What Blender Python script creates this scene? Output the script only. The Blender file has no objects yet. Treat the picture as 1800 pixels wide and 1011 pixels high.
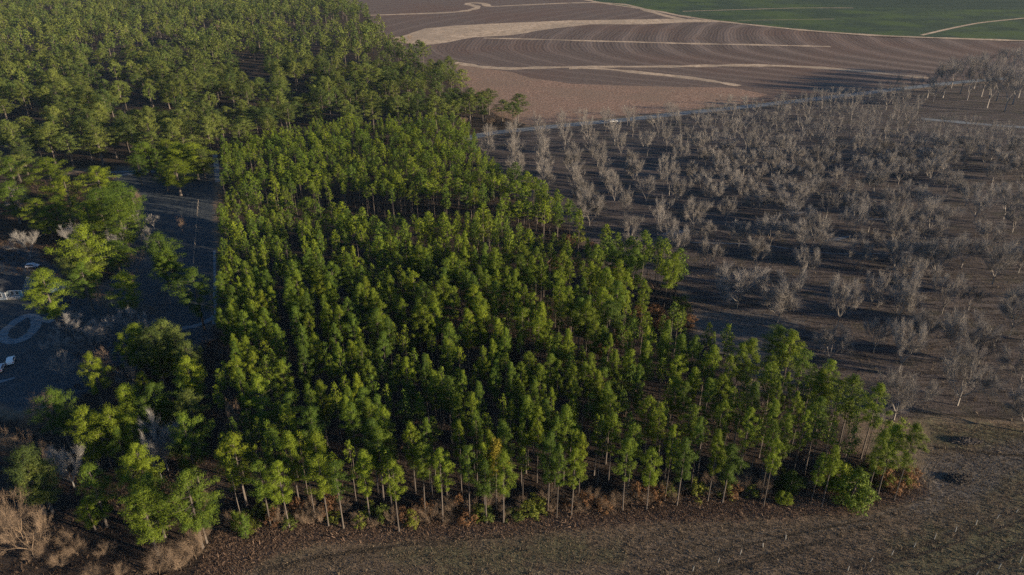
import bpy, bmesh, math, random
import numpy as np
from mathutils import Vector
C = bpy.context.scene
R = math.radians
# ------------------------------------------------------------------ camera, sky, sun, exposure
CAM_H, PITCH, FPX = 110.0, R(26.0), 1230.0          # metres, downward tilt, focal length in pixels of an 1800 px wide frame
cam_data = bpy.data.cameras.new("camera"); cam = bpy.data.objects.new("camera", cam_data); C.collection.objects.link(cam)
cam.location = (0, 0, CAM_H); cam.rotation_euler = (math.pi/2 - PITCH, 0, 0)
cam_data.sensor_width = 36; cam_data.lens = 36*FPX/1800; cam_data.clip_start = 1; cam_data.clip_end = 20000
C.camera = cam
SUN_EL, SUN_AZ = R(10.2), R(-20.0)                    # azimuth from +X towards +Y
world = bpy.data.worlds.new("World"); C.world = world; world.use_nodes = True
wn = world.node_tree.nodes; wl = world.node_tree.links
bg = wn["Background"]; sky = wn.new("ShaderNodeTexSky"); sky.sky_type = 'NISHITA'; sky.sun_disc = False
sky.sun_elevation = SUN_EL; sky.sun_rotation = math.pi/2 - SUN_AZ
sky.ozone_density = 4.0; sky.dust_density = 0.4
wl.new(sky.outputs[0], bg.inputs[0]); bg.inputs[1].default_value = 0.072
sd = bpy.data.lights.new("sun", 'SUN'); sd.energy = 5.0; sd.angle = R(0.5); sd.color = (1.0, 0.79, 0.53)
so = bpy.data.objects.new("sun", sd); C.collection.objects.link(so)
sv = Vector((math.cos(SUN_EL)*math.cos(SUN_AZ), math.cos(SUN_EL)*math.sin(SUN_AZ), math.sin(SUN_EL)))
so.rotation_euler = sv.to_track_quat('Z', 'Y').to_euler()
C.view_settings.view_transform = 'Standard'; C.view_settings.look = 'None'
C.view_settings.exposure = 1.12; C.view_settings.gamma = 1.0
C.render.engine = 'CYCLES'; C.cycles.max_bounces = 5; C.cycles.diffuse_bounces = 2; C.cycles.transmission_bounces = 3
C.cycles.glossy_bounces = 1; C.cycles.volume_bounces = 0; C.cycles.volume_step_rate = 4; C.cycles.use_denoising = False; C.cycles.transparent_max_bounces = 4

# ------------------------------------------------------------------ terrain and pixel -> place
def zt(Y):
    Y = np.minimum(Y, 1500.0)
    return 0.04*(np.sqrt((Y-500.0)**2+3600.0)+(Y-500.0))/2 - 0.07
KY = [0.0] + [float(v) for v in range(50, 1510, 10)] + [1600.0, 2000.0, 3000.0, 5000.0, 9000.0]
KZ = [float(zt(v)) for v in KY]
def ground(Y): return float(np.interp(Y, KY, KZ))
cp, sp = math.cos(PITCH), math.sin(PITCH)
def ray(px, py):
    a = (px-900)/FPX; b = -(py-505.5)/FPX
    return a, cp+b*sp, -sp+b*cp
def at(px, py, h=0.0):
    """the place on the terrain whose point h metres above the ground shows at that pixel of the photograph"""
    a, dy, dz = ray(px, py); lo, hi = 20.0, 3000.0
    for _ in range(50):
        m = (lo+hi)/2
        if CAM_H+dz*m < ground(dy*m)+h: hi = m
        else: lo = m
    return a*lo, dy*lo
def screen(X, Y, Z):
    z = Y*cp-(Z-CAM_H)*sp; u = Y*sp+(Z-CAM_H)*cp
    return 900+FPX*X/z, 505.5-FPX*u/z, z
def P(s): return [tuple(float(v) for v in t.split(',')) for t in s.split()]
def tile(ox, oy, s, txt): return [(ox+t[0]/s, oy+t[1]/s, t[2]/s) for t in P(txt)]
rnd = random.Random(7); rng = np.random.default_rng(11)

# ------------------------------------------------------------------ scene helpers
def link(o): C.collection.objects.link(o); return o
def tag(o, label=None, cat=None, group=None, kind=None):
    if label: o['label'] = label
    if cat: o['category'] = cat
    if group: o['group'] = group
    if kind: o['kind'] = kind
    return o
def empty(name, loc, rz=0): 
    o = link(bpy.data.objects.new(name, None)); o.location = loc; o.rotation_euler = (0, 0, rz); o.empty_display_size = 1; return o
def mesh_np(name, V, F, mats, fmat=None, attr=None, smooth=False):
    me = bpy.data.meshes.new(name); V = np.asarray(V, np.float32); F = np.asarray(F, np.int32); k = F.shape[1]
    me.vertices.add(len(V)); me.vertices.foreach_set('co', V.ravel())
    me.loops.add(F.size); me.loops.foreach_set('vertex_index', F.ravel())
    me.polygons.add(len(F)); me.polygons.foreach_set('loop_start', np.arange(len(F), dtype=np.int32)*k)
    try: me.polygons.foreach_set('loop_total', np.full(len(F), k, np.int32))
    except Exception: pass
    for m in (mats if isinstance(mats, list) else [mats]): me.materials.append(m)
    if fmat is not None: me.polygons.foreach_set('material_index', np.asarray(fmat, np.int32))
    me.polygons.foreach_set('use_smooth', np.full(len(F), smooth, bool))
    for an, av in (attr or {}).items():
        a = me.attributes.new(an, 'FLOAT', 'POINT'); a.data.foreach_set('value', np.asarray(av, np.float32))
    me.update(calc_edges=True); return me
def mobj(name, me, parent=None):
    o = link(bpy.data.objects.new(name, me))
    if parent: o.parent = parent
    return o

# ------------------------------------------------------------------ materials
class NT:
    def __init__(s, name):
        s.m = bpy.data.materials.new(name); s.m.use_nodes = True; s.t = s.m.node_tree; s.n = s.t.nodes; s.l = s.t.links
        s.b = s.n["Principled BSDF"]; s.b.inputs['Roughness'].default_value = 0.95
        s.b.inputs['Specular IOR Level'].default_value = 0.15; s.out = s.n["Material Output"]
        s.geo = s.n.new('ShaderNodeNewGeometry'); s.obj = s.n.new('ShaderNodeObjectInfo')
    def put(s, inp, v):
        if isinstance(v, bpy.types.NodeSocket): s.l.new(v, inp)
        elif isinstance(v, (tuple, list)): inp.default_value = (*v, 1)[:len(inp.default_value)] if len(inp.default_value) == 4 else v
        else: inp.default_value = v
    def math(s, op, a, b=0.0, c=None, clamp=False):
        n = s.n.new('ShaderNodeMath'); n.operation = op; n.use_clamp = clamp
        s.put(n.inputs[0], a); s.put(n.inputs[1], b)
        if c is not None: s.put(n.inputs[2], c)
        return n.outputs[0]
    def mix(s, f, a, b):
        n = s.n.new('ShaderNodeMix'); n.data_type = 'RGBA'
        s.put(n.inputs[0], f); s.put(n.inputs[6], a); s.put(n.inputs[7], b); return n.outputs[2]
    def vec(s, scale, src=None, rot=0):
        n = s.n.new('ShaderNodeMapping'); s.l.new(src or s.geo.outputs['Position'], n.inputs[0])
        n.inputs['Scale'].default_value = scale; n.inputs['Rotation'].default_value = (0, 0, rot); return n.outputs[0]
    def noise(s, scale, detail=4, rough=0.6, vec=None, dist=0.0):
        n = s.n.new('ShaderNodeTexNoise'); n.inputs['Scale'].default_value = scale; n.inputs['Detail'].default_value = detail
        n.inputs['Roughness'].default_value = rough; n.inputs['Distortion'].default_value = dist
        s.l.new(vec or s.geo.outputs['Position'], n.inputs['Vector']); return n.outputs[0]
    def ramp(s, f, a, b):   # smooth 0..1 between a and b
        n = s.n.new('ShaderNodeMapRange'); n.interpolation_type = 'SMOOTHSTEP'
        s.put(n.inputs[0], f); n.inputs[1].default_value = a; n.inputs[2].default_value = b; return n.outputs[0]
    def attr(s, name):
        n = s.n.new('ShaderNodeAttribute'); n.attribute_name = name; return n.outputs['Fac']
    def bump(s, h, dist, strength=1.0):
        n = s.n.new('ShaderNodeBump'); s.put(n.inputs['Height'], h); n.inputs['Distance'].default_value = dist
        n.inputs['Strength'].default_value = strength; s.l.new(n.outputs[0], s.b.inputs['Normal'])
    def col(s, v): s.put(s.b.inputs['Base Color'], v); return s.m

def mat_foliage(name, a, b, c, trans=0.14):
    t = NT(name)
    r = t.math('FRACT', t.math('ADD', t.obj.outputs['Random'], t.attr('tint')))
    n = t.noise(0.9, 2, 0.5)
    k = t.math('ADD', t.math('MULTIPLY', r, 0.75), t.math('MULTIPLY', t.math('SUBTRACT', n, 0.5), 0.9), clamp=True)
    col = t.mix(t.ramp(k, 0.0, 0.55), a, b); col = t.mix(t.ramp(k, 0.6, 1.15), col, c)
    v = t.math('FRACT', t.math('MULTIPLY', r, 7.31))
    hsv = t.n.new('ShaderNodeHueSaturation'); t.l.new(col, hsv.inputs['Color']); t.put(hsv.inputs['Value'], t.math('ADD', 0.78, t.math('MULTIPLY', v, 0.45)))
    t.put(t.b.inputs['Base Color'], hsv.outputs[0]); t.b.inputs['Roughness'].default_value = 0.7; t.b.inputs['Specular IOR Level'].default_value = 0.2
    tr = t.n.new('ShaderNodeBsdfTranslucent'); t.l.new(hsv.outputs[0], tr.inputs[0])
    mx = t.n.new('ShaderNodeMixShader'); mx.inputs[0].default_value = trans
    t.l.new(t.b.outputs[0], mx.inputs[1]); t.l.new(tr.outputs[0], mx.inputs[2]); t.l.new(mx.outputs[0], t.out.inputs[0])
    return t.m
def mat_bark(name, a, b, sc=3.0):
    t = NT(name); r = t.math('FRACT', t.math('ADD', t.obj.outputs['Random'], t.attr('tint')))
    n = t.noise(sc, 3, 0.7, t.vec((1, 1, 0.25)))
    c = t.mix(n, a, b); hsv = t.n.new('ShaderNodeHueSaturation'); t.l.new(c, hsv.inputs['Color'])
    t.put(hsv.inputs['Value'], t.math('ADD', 0.8, t.math('MULTIPLY', r, 0.4))); return t.col(hsv.outputs[0])
M = {}
M['pine'] = mat_foliage('plantation_needles', (0.062, 0.108, 0.014), (0.120, 0.165, 0.012), (0.205, 0.222, 0.012))
M['pine_old'] = mat_foliage('old_pine_needles', (0.056, 0.088, 0.022), (0.108, 0.136, 0.028), (0.175, 0.182, 0.034))
M['shrub_green'] = mat_foliage('shrub_leaves', (0.07, 0.10, 0.02), (0.12, 0.14, 0.02), (0.17, 0.16, 0.02))
M['shrub_rust'] = mat_foliage('rusty_leaves', (0.13, 0.07, 0.04), (0.20, 0.11, 0.055), (0.26, 0.17, 0.075), 0.2)
M['yellow_pine'] = mat_foliage('yellow_needles', (0.16, 0.16, 0.02), (0.22, 0.19, 0.02), (0.26, 0.21, 0.03))
M['bark'] = mat_bark('pine_bark', (0.065, 0.056, 0.052), (0.15, 0.13, 0.118))
M['twig'] = mat_bark('pecan_bark', (0.15, 0.138, 0.130), (0.31, 0.287, 0.27))
M['twig_grey'] = mat_bark('grey_bark', (0.17, 0.165, 0.165), (0.32, 0.31, 0.30))
M['twig_dark'] = mat_bark('dark_bark', (0.17, 0.155, 0.15), (0.29, 0.27, 0.26))
M['brush'] = mat_bark('old_brush', (0.05, 0.045, 0.042), (0.12, 0.105, 0.095))
M['twig_rust'] = mat_bark('rusty_bark', (0.14, 0.105, 0.078), (0.27, 0.20, 0.145))
def mat_plain(name, c, rough=0.7, var=0.12, sc=1.5, metal=0.0):
    t = NT(name); n = t.noise(sc, 4, 0.65); t.b.inputs['Roughness'].default_value = rough; t.b.inputs['Metallic'].default_value = metal
    return t.col(t.mix(n, tuple(v*(1-var) for v in c), tuple(min(1, v*(1+var)) for v in c)))

# ground: soil and cover types follow where they lie, from soft masks stored on the sheet
t = NT('ground_cover')
n1 = t.noise(0.035, 5, 0.6); n2 = t.noise(0.45, 6, 0.72); n3 = t.noise(2.6, 4, 0.75); n4 = t.noise(0.11, 3, 0.6)
fine = t.math('ADD', t.math('MULTIPLY', n2, 0.5), t.math('MULTIPLY', n3, 0.5))
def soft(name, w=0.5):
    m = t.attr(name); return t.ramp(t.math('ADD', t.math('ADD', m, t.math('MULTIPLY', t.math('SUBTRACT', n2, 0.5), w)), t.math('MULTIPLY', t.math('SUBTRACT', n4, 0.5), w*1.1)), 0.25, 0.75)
rows = t.noise(1.0, 4, 0.65, t.vec((0.16, 1.6, 1), rot=R(-24)))
col = t.mix(t.ramp(fine, 0.38, 0.62), (0.110, 0.079, 0.056), (0.235, 0.180, 0.135))
col = t.mix(t.math('MULTIPLY', t.ramp(n1, 0.5, 0.72), 0.4), col, (0.12, 0.120, 0.072))
col = t.mix(t.math('MULTIPLY', t.ramp(rows, 0.42, 0.65), 0.45), col, (0.075, 0.066, 0.05))
gr = t.mix(t.ramp(fine, 0.4, 0.6), (0.055, 0.085, 0.03), (0.12, 0.15, 0.06)); col = t.mix(t.math('MULTIPLY', soft('m_green', 1.2), 0.42), col, gr)
lit = t.mix(t.ramp(fine, 0.4, 0.62), (0.080, 0.052, 0.038), (0.235, 0.160, 0.120)); col = t.mix(soft('m_litter', 1.1), col, lit)
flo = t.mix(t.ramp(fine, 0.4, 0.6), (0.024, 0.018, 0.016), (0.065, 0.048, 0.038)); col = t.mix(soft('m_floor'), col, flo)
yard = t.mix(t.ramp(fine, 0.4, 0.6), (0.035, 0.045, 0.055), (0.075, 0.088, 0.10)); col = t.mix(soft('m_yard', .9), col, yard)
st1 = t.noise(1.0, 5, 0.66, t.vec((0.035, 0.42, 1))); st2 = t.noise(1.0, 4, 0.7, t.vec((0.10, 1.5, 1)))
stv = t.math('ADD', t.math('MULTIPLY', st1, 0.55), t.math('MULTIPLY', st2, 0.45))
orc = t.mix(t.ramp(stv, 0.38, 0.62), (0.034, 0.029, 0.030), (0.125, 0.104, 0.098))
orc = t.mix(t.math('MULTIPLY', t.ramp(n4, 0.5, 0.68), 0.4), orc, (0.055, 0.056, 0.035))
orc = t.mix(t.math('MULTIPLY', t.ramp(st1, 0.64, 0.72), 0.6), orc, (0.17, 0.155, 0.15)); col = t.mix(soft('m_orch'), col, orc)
pale = t.mix(t.ramp(fine, 0.4, 0.62), (0.10, 0.09, 0.085), (0.20, 0.18, 0.165)); col = t.mix(t.math('MULTIPLY', soft('m_pale', .9), 0.8), col, pale)
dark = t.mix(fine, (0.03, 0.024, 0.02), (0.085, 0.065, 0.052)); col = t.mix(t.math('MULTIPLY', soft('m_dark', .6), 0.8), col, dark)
t.bump(t.math('ADD', t.math('MULTIPLY', n3, 0.35), n2), 0.9, 0.8); M['ground'] = t.col(col)

# ploughed land with contour furrows
t = NT('ploughed_soil'); sep = t.n.new('ShaderNodeSeparateXYZ'); t.l.new(t.geo.outputs['Position'], sep.inputs[0])
X0, Y0 = at(1300, 84)
dy = t.math('SUBTRACT', sep.outputs[1], Y0); neg = t.math('MINIMUM', dy, 0.0); pos = t.math('MAXIMUM', dy, 0.0)
u = t.math('SUBTRACT', sep.outputs[0], t.math('ADD', t.math('MULTIPLY', t.math('MULTIPLY', neg, neg), 0.0058), t.math('MULTIPLY', t.math('MULTIPLY', pos, pos), 0.0016)))
u = t.math('ADD', u, t.math('MULTIPLY', t.noise(0.012, 2), 22.0))
w1 = t.math('SINE', t.math('MULTIPLY', u, 2*math.pi/41)); w2 = t.math('SINE', t.math('MULTIPLY', u, 2*math.pi/9.3)); w3 = t.math('SINE', t.math('MULTIPLY', u, 2*math.pi/4.1))
w = t.math('ADD', t.math('ADD', t.math('MULTIPLY', t.math('POWER', t.math('MAXIMUM', w1, 0.0), 3.0), 0.2), t.math('MULTIPLY', w2, 0.06)), t.math('MULTIPLY', w3, 0.10))
amp = t.math('MULTIPLY', t.ramp(t.math('SUBTRACT', u, X0-260), 0.0, 230.0), 1.0)
w = t.math('ADD', w, t.math('MULTIPLY', amp, t.math('MULTIPLY', w1, 0.13)))
big = t.noise(0.006, 3, 0.6); f = t.noise(0.3, 5, 0.7)
k = t.math('ADD', t.math('ADD', w, 0.36), t.math('MULTIPLY', t.math('SUBTRACT', f, 0.5), 0.6), clamp=True)
c = t.mix(k, (0.070, 0.050, 0.043), (0.25, 0.19, 0.16)); c = t.mix(t.math('MULTIPLY', t.ramp(big, 0.45, 0.65), 0.4), c, (0.15, 0.085, 0.062))
t.bump(t.math('ADD', w, f), 0.5, 0.5); M['plough'] = t.col(c)
def mat_field(name, a, b, sc=0.4, c=None, stretch=None, bump=0.4):
    t = NT(name); n = t.noise(sc, 6, 0.75); m = t.noise(0.02, 4, 0.6)
    if stretch: n = t.math('ADD', t.math('MULTIPLY', n, 0.5), t.math('MULTIPLY', t.noise(1, 4, .6, t.vec(stretch)), 0.5))
    cc = t.mix(t.ramp(n, 0.36, 0.64), a, b)
    if c: cc = t.mix(t.math('MULTIPLY', t.ramp(m, 0.40, 0.62), 0.75), cc, c)
    t.bump(n, bump, 0.7); return t.col(cc)
M['stubble'] = mat_field('stubble', (0.16, 0.095, 0.068), (0.38, 0.255, 0.19), 0.5, (0.24, 0.17, 0.125))
M['tan'] = mat_field('dry_grass', (0.33, 0.245, 0.17), (0.66, 0.51, 0.37), 0.16, (0.34, 0.265, 0.195))
M['green'] = mat_field('winter_crop', (0.022, 0.044, 0.026), (0.058, 0.086, 0.050), 0.25, (0.075, 0.115, 0.032), (0.012, 0.10, 1))
M['green_dark'] = mat_field('crop_shade_and_track', (0.020, 0.040, 0.028), (0.05, 0.075, 0.045), 0.2, None, (0.01, 0.1, 1))  # darker green painting tree shade on the crop; one track shares it
M['road'] = mat_field('road_gravel', (0.12, 0.135, 0.15), (0.22, 0.235, 0.25), 0.6)
M['drive'] = mat_field('driveway_gravel', (0.10, 0.125, 0.15), (0.20, 0.23, 0.26), 0.6)
M['sand'] = mat_field('pale_sand', (0.12, 0.115, 0.115), (0.27, 0.26, 0.26), 0.8)
M['worn'] = mat_field('worn_grass', (0.10, 0.08, 0.062), (0.20, 0.165, 0.13), 1.2)
M['track'] = mat_field('worn_track_and_shadow', (0.03, 0.027, 0.022), (0.07, 0.058, 0.048), 1.2)  # worn soil of the ruts; two painted trunk shadows share this colour

# ------------------------------------------------------------------ ground sheet with soft masks
def pts(txt, h=0): return [at(a, b, h) for a, b in P(txt)]
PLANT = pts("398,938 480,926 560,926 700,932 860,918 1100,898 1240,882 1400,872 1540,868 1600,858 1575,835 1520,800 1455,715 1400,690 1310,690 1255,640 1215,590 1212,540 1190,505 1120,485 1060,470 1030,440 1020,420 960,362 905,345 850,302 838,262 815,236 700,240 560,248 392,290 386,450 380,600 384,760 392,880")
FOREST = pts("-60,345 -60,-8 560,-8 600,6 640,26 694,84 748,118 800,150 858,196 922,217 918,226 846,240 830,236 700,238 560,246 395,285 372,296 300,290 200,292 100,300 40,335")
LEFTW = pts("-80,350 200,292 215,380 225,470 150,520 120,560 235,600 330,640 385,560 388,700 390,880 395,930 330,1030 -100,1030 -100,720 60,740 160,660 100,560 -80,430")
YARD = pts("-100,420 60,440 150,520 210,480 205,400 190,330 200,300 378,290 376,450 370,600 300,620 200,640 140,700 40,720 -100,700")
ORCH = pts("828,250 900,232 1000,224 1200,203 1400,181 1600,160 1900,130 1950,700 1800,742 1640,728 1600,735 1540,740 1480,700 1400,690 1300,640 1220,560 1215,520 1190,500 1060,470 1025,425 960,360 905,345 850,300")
PALES = [pts(s) for s in ("1216,548 1300,545 1420,560 1380,600 1330,645 1262,640", "1600,866 1640,800 1700,800 1800,772 1830,800 1760,850 1680,885 1600,905", "1150,418 1216,404 1235,408 1170,422", "1440,428 1492,418 1530,424 1480,436")]
GREENS = [pts(s) for s in ("1560,960 1760,905 1830,850 1830,990 1600,1040", "1640,740 1700,745 1830,760 1830,775 1700,790 1640,775", "1250,440 1420,436 1450,470 1300,478", "1240,552 1330,545 1350,562 1250,570", "700,960 1000,945 1100,975 800,1020", "1690,830 1830,800 1830,850 1740,870")]
LITTER = pts("340,1030 365,960 400,925 560,915 700,918 900,905 1100,885 1240,870 1400,860 1540,855 1590,830 1625,845 1620,870 1500,892 1300,908 1100,915 900,934 700,944 560,948 470,970 395,1030")
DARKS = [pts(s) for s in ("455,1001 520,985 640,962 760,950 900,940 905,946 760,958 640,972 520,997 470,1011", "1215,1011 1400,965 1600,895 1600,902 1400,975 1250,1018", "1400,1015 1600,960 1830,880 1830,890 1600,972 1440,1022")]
def sdist(x, y, poly):
    p = np.array(poly); q = np.roll(p, -1, 0); d = np.full(x.shape, 1e9); ins = np.zeros(x.shape, bool)
    for (ax, ay), (bx, by) in zip(p, q):
        ex, ey = bx-ax, by-ay; L = ex*ex+ey*ey+1e-9
        tt = np.clip(((x-ax)*ex+(y-ay)*ey)/L, 0, 1); d = np.minimum(d, (x-ax-tt*ex)**2+(y-ay-tt*ey)**2)
        if ay != by:
            c = ((ay > y) != (by > y)) & (x < ex*(y-ay)/(by-ay)+ax); ins ^= c
    d = np.sqrt(d); return np.where(ins, -d, d)
def inside(x, y, poly): return float(sdist(np.array([x]), np.array([y]), poly)[0]) < 0
ys = np.array([-200.0, 0, 30] + list(np.arange(50, 90, 10.0)) + list(np.arange(90, 480, 2.0)) + list(np.arange(480, 1510, 5.0)) + [1600, 2000, 3000, 5000, 9000])
xs = np.array([-9000, -5000, -2500.0, -1500] + list(np.arange(-1200, -240, 12.0)) + list(np.arange(-240, 320, 2.0)) + list(np.arange(320, 1300, 12.0)) + [1500, 2500, 5000, 9000])
# every knot of the terrain profile is also a row of the sheet
ys = np.array(sorted(set(ys.tolist()+KY)))
GX, GY = np.meshgrid(xs, ys); V = np.stack([GX, GY, np.interp(GY, KY, KZ)], -1).reshape(-1, 3)
nx, ny = len(xs), len(ys); i = np.arange(nx*ny).reshape(ny, nx)
F = np.stack([i[:-1, :-1], i[:-1, 1:], i[1:, 1:], i[1:, :-1]], -1).reshape(-1, 4)
gx, gy = GX.ravel(), GY.ravel()
def mk(polys, w): 
    m = np.zeros(gx.shape)
    for p in polys: m = np.maximum(m, np.clip(0.5-sdist(gx, gy, p)/(2*w), 0, 1))
    return m
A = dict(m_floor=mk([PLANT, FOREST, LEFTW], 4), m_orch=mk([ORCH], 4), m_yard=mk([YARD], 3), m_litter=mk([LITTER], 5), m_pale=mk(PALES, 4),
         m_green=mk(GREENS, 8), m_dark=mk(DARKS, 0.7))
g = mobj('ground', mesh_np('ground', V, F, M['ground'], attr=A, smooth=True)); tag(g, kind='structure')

LAY = [0.02]
def sheet(name, poly, mat, layer, jit=0.0, sub=0):
    """a flat patch draped over the terrain; its edge wanders a little"""
    if sub:
        out = []
        for (a, b), (c, d) in zip(poly, poly[1:]+poly[:1]):
            n = max(1, int(math.hypot(c-a, d-b)/sub))
            for k in range(n):
                out.append((a+(c-a)*k/n+rnd.uniform(-jit, jit), b+(d-b)*k/n+rnd.uniform(-jit, jit)))
        poly = out
    bm = bmesh.new(); f = bm.faces.new([bm.verts.new((x, y, 0)) for x, y in poly])
    bmesh.ops.triangulate(bm, faces=[f], ngon_method='EAR_CLIP')
    y0, y1 = min(p[1] for p in poly), max(p[1] for p in poly)
    for k in KY:
        if y0 < k < y1:
            bmesh.ops.bisect_plane(bm, geom=bm.verts[:]+bm.edges[:]+bm.faces[:], plane_co=(0, k, 0), plane_no=(0, 1, 0), dist=1e-5)
    for v in bm.verts: v.co.z = ground(v.co.y)+layer
    bmesh.ops.recalc_face_normals(bm, faces=bm.faces[:])
    if sum(f.normal.z for f in bm.faces) < 0: bmesh.ops.reverse_faces(bm, faces=bm.faces[:])
    me = bpy.data.meshes.new(name); bm.to_mesh(me); bm.free(); me.materials.append(mat)
    return tag(mobj(name, me), kind='structure')
def strip(name, line, width, mat, layer, jit=0.5):
    """a band of that width (metres) along a line of places"""
    pl = []
    for (a, b), (c, d) in zip(line, line[1:]):
        n = max(3, int(math.hypot(c-a, d-b)/12)); pl += [(a+(c-a)*k/n, b+(d-b)*k/n) for k in range(n)]
    pl.append(line[-1]); q = np.array(pl)
    for _ in range(4):
        if len(q) > 2: q[1:-1] = (q[:-2]+2*q[1:-1]+q[2:])/4
    tg = np.gradient(q, axis=0); tg /= np.linalg.norm(tg, axis=1)[:, None]+1e-9; nrm = np.stack([-tg[:, 1], tg[:, 0]], 1)
    w = [(width if not callable(width) else width(k/(len(q)-1)))/2 + rnd.uniform(-jit, jit)*0.5 for k in range(len(q))]
    a = q+nrm*np.array(w)[:, None]; b = q-nrm*np.array(w)[:, None]
    # one quad per step, cut at the terrain's knots
    bm = bmesh.new(); va = [bm.verts.new((*p, 0)) for p in a]; vb = [bm.verts.new((*p, 0)) for p in b]
    for k in range(len(q)-1): bm.faces.new((va[k], va[k+1], vb[k+1], vb[k]))
    bmesh.ops.triangulate(bm, faces=bm.faces[:])
    for k in KY:
        if min(a[:, 1].min(), b[:, 1].min()) < k < max(a[:, 1].max(), b[:, 1].max()):
            bmesh.ops.bisect_plane(bm, geom=bm.verts[:]+bm.edges[:]+bm.faces[:], plane_co=(0, k, 0), plane_no=(0, 1, 0), dist=1e-5)
    for v in bm.verts: v.co.z = ground(v.co.y)+layer
    for f in bm.faces:
        if f.normal.z < 0: f.normal_flip()
    me = bpy.data.meshes.new(name); bm.to_mesh(me); bm.free(); me.materials.append(mat)
    return tag(mobj(name, me), kind='structure')

# far farmland
sheet('ploughed_field', pts("604,-2 625,10 700,84 750,118 800,148 845,190 900,205 960,218 1080,206 1240,190 1400,172 1520,160 1700,140 1900,120 1900,79 1700,70 1553,66 1420,56 1335,46 1270,36 1200,26 1120,14 1010,-4"), M['plough'], 0.02, 0.8, 25)
sheet('stubble_field', pts("795,110 860,122 900,127 935,138 1003,147 1100,151 1200,153 1290,155 1350,166 1300,183 1200,195 1080,205 990,214 930,220 870,202 830,165"), M['stubble'], 0.04, 1.2, 12)
sheet('dry_grass_field', pts("690,66 705,64 748,50 800,45 903,40 1003,36 1200,33 1300,38 1200,39.5 1130,43 1037,43 960,52 900,62 830,66 790,74 755,79 728,79 700,73"), M['tan'], 0.04, 1.0, 15)
strip('grass_strip', pts("650,27 740,24 800,22 828,18 845,13 830,9 816,7 832,4 860,7 850,12 880,11 937,8 1037,4 1100,7 1136,18 1170,28 1210,36"), 11, M['tan'], 0.05, 4.0)
strip('grass_strip', pts("850,67 940,69 1037,72 1120,74 1200,76.5 1335,79 1460,82"), 7.5, M['tan'], 0.06, 4.0)
strip('grass_strip', pts("800,110 835,117 890,122 936,119 1037,117.5 1200,117 1270,115 1330,114.5 1420,117 1500,124 1570,131 1632,137"), 10, M['tan'], 0.06, 4.0)
strip('grass_strip', pts("1000,120 1060,120 1105,126 1200,135 1250,142 1300,151"), 8, M['tan'], 0.07, 4.0)
sheet('crop_field_and_shade', pts("1015,-6 1054,5 1104,12 1155,19 1200,27 1267,37 1335,43.5 1408,52 1536,62 1671,67.5 1900,75 1900,-6"), M['green'], 0.04, 0.6, 25)
sheet('crop_field_and_shade', pts("1370,-6 1430,3 1500,10 1604,15 1700,17 1900,17 1900,-6"), M['green_dark'], 0.06, 1.5, 20)  # tree shade lying on the crop, painted as a darker green sheet
strip('grass_strip', pts("1020,-3 1054,5 1104,12 1155,19 1200,29 1267,38 1335,45 1408,53 1536,62.5 1671,67.5 1900,75"), 10, M['tan'], 0.07, 4.0)
strip('farm_track', pts("1200,20 1300,17 1400,14 1500,14"), 3.5, M['tan'], 0.08)
strip('farm_track', pts("1296,36 1380,35 1466,33.5"), 2.0, M['tan'], 0.08)
strip('farm_track', pts("1620,62 1671,50 1721,40 1800,32 1900,24"), 5, M['tan'], 0.08)
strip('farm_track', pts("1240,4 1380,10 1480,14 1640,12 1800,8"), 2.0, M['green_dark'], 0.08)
strip('dirt_road', pts("812,246 850,236 885,231 940,226 1005,219 1080,213 1140,206 1200,199 1300,189 1400,178 1500,166 1600,154 1700,143 1800,136 1900,128"), 9, M['road'], 0.06, 0.8)
strip('dry_grass_verge', pts("1620,209 1680,214 1760,222 1900,230"), 7, M['road'], 0.03, 2)
strip('footpath', pts("1190,424 1230,427 1280,428 1345,430 1390,438 1450,446 1540,447 1640,441"), 1.0, M['sand'], 0.03, 0.4)
strip('sandy_patch', pts("1162,413 1180,410 1196,407 1212,405"), lambda k: 0.1+4.5*math.sin(math.pi*k), M['sand'], 0.03, 1.6)
strip('sandy_patch', pts("1386,378 1400,375 1416,372"), lambda k: 0.1+2*math.sin(math.pi*k), M['sand'], 0.03, 1.0)
strip('sandy_patch', pts("1445,425 1470,420 1492,416"), lambda k: 0.1+4*math.sin(math.pi*k), M['road'], 0.03, 1.5)
strip('sandy_patch', pts("1522,386 1548,385 1560,385"), lambda k: 0.1+1.6*math.sin(math.pi*k), M['sand'], 0.03, 1)
strip('wheel_track_and_shadow', pts("1642,786 1700,793 1760,799 1840,805"), 1.0, M['track'], 0.02, 0.15)  # cast shadow of a trunk out of view, painted as a dark strip
strip('wheel_track_and_shadow', pts("1600,724 1660,729 1720,733 1830,743"), 0.8, M['track'], 0.02, 0.2)  # second trunk shadow, likewise painted on the ground
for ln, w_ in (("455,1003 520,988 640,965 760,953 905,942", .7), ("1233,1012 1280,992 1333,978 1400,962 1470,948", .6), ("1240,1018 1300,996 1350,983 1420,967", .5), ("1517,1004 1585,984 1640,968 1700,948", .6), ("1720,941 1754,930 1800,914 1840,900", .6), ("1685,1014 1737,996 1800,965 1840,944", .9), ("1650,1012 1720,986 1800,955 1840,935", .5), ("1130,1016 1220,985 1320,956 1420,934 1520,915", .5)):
    strip('wheel_track_and_shadow', pts(ln), w_, M['track'], 0.02, 0.3)
for ln in ("1830,790 1760,812 1690,840 1640,872 1560,905 1440,925 1300,942 1150,958", "1830,806 1770,826 1700,852 1650,884 1570,914 1450,934 1310,951", "1640,800 1610,850 1625,890 1660,920", "1655,800 1628,850 1642,888 1675,912"):
    strip('tyre_track', pts(ln), 0.5, M['worn'], 0.02, 0.35)
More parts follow.
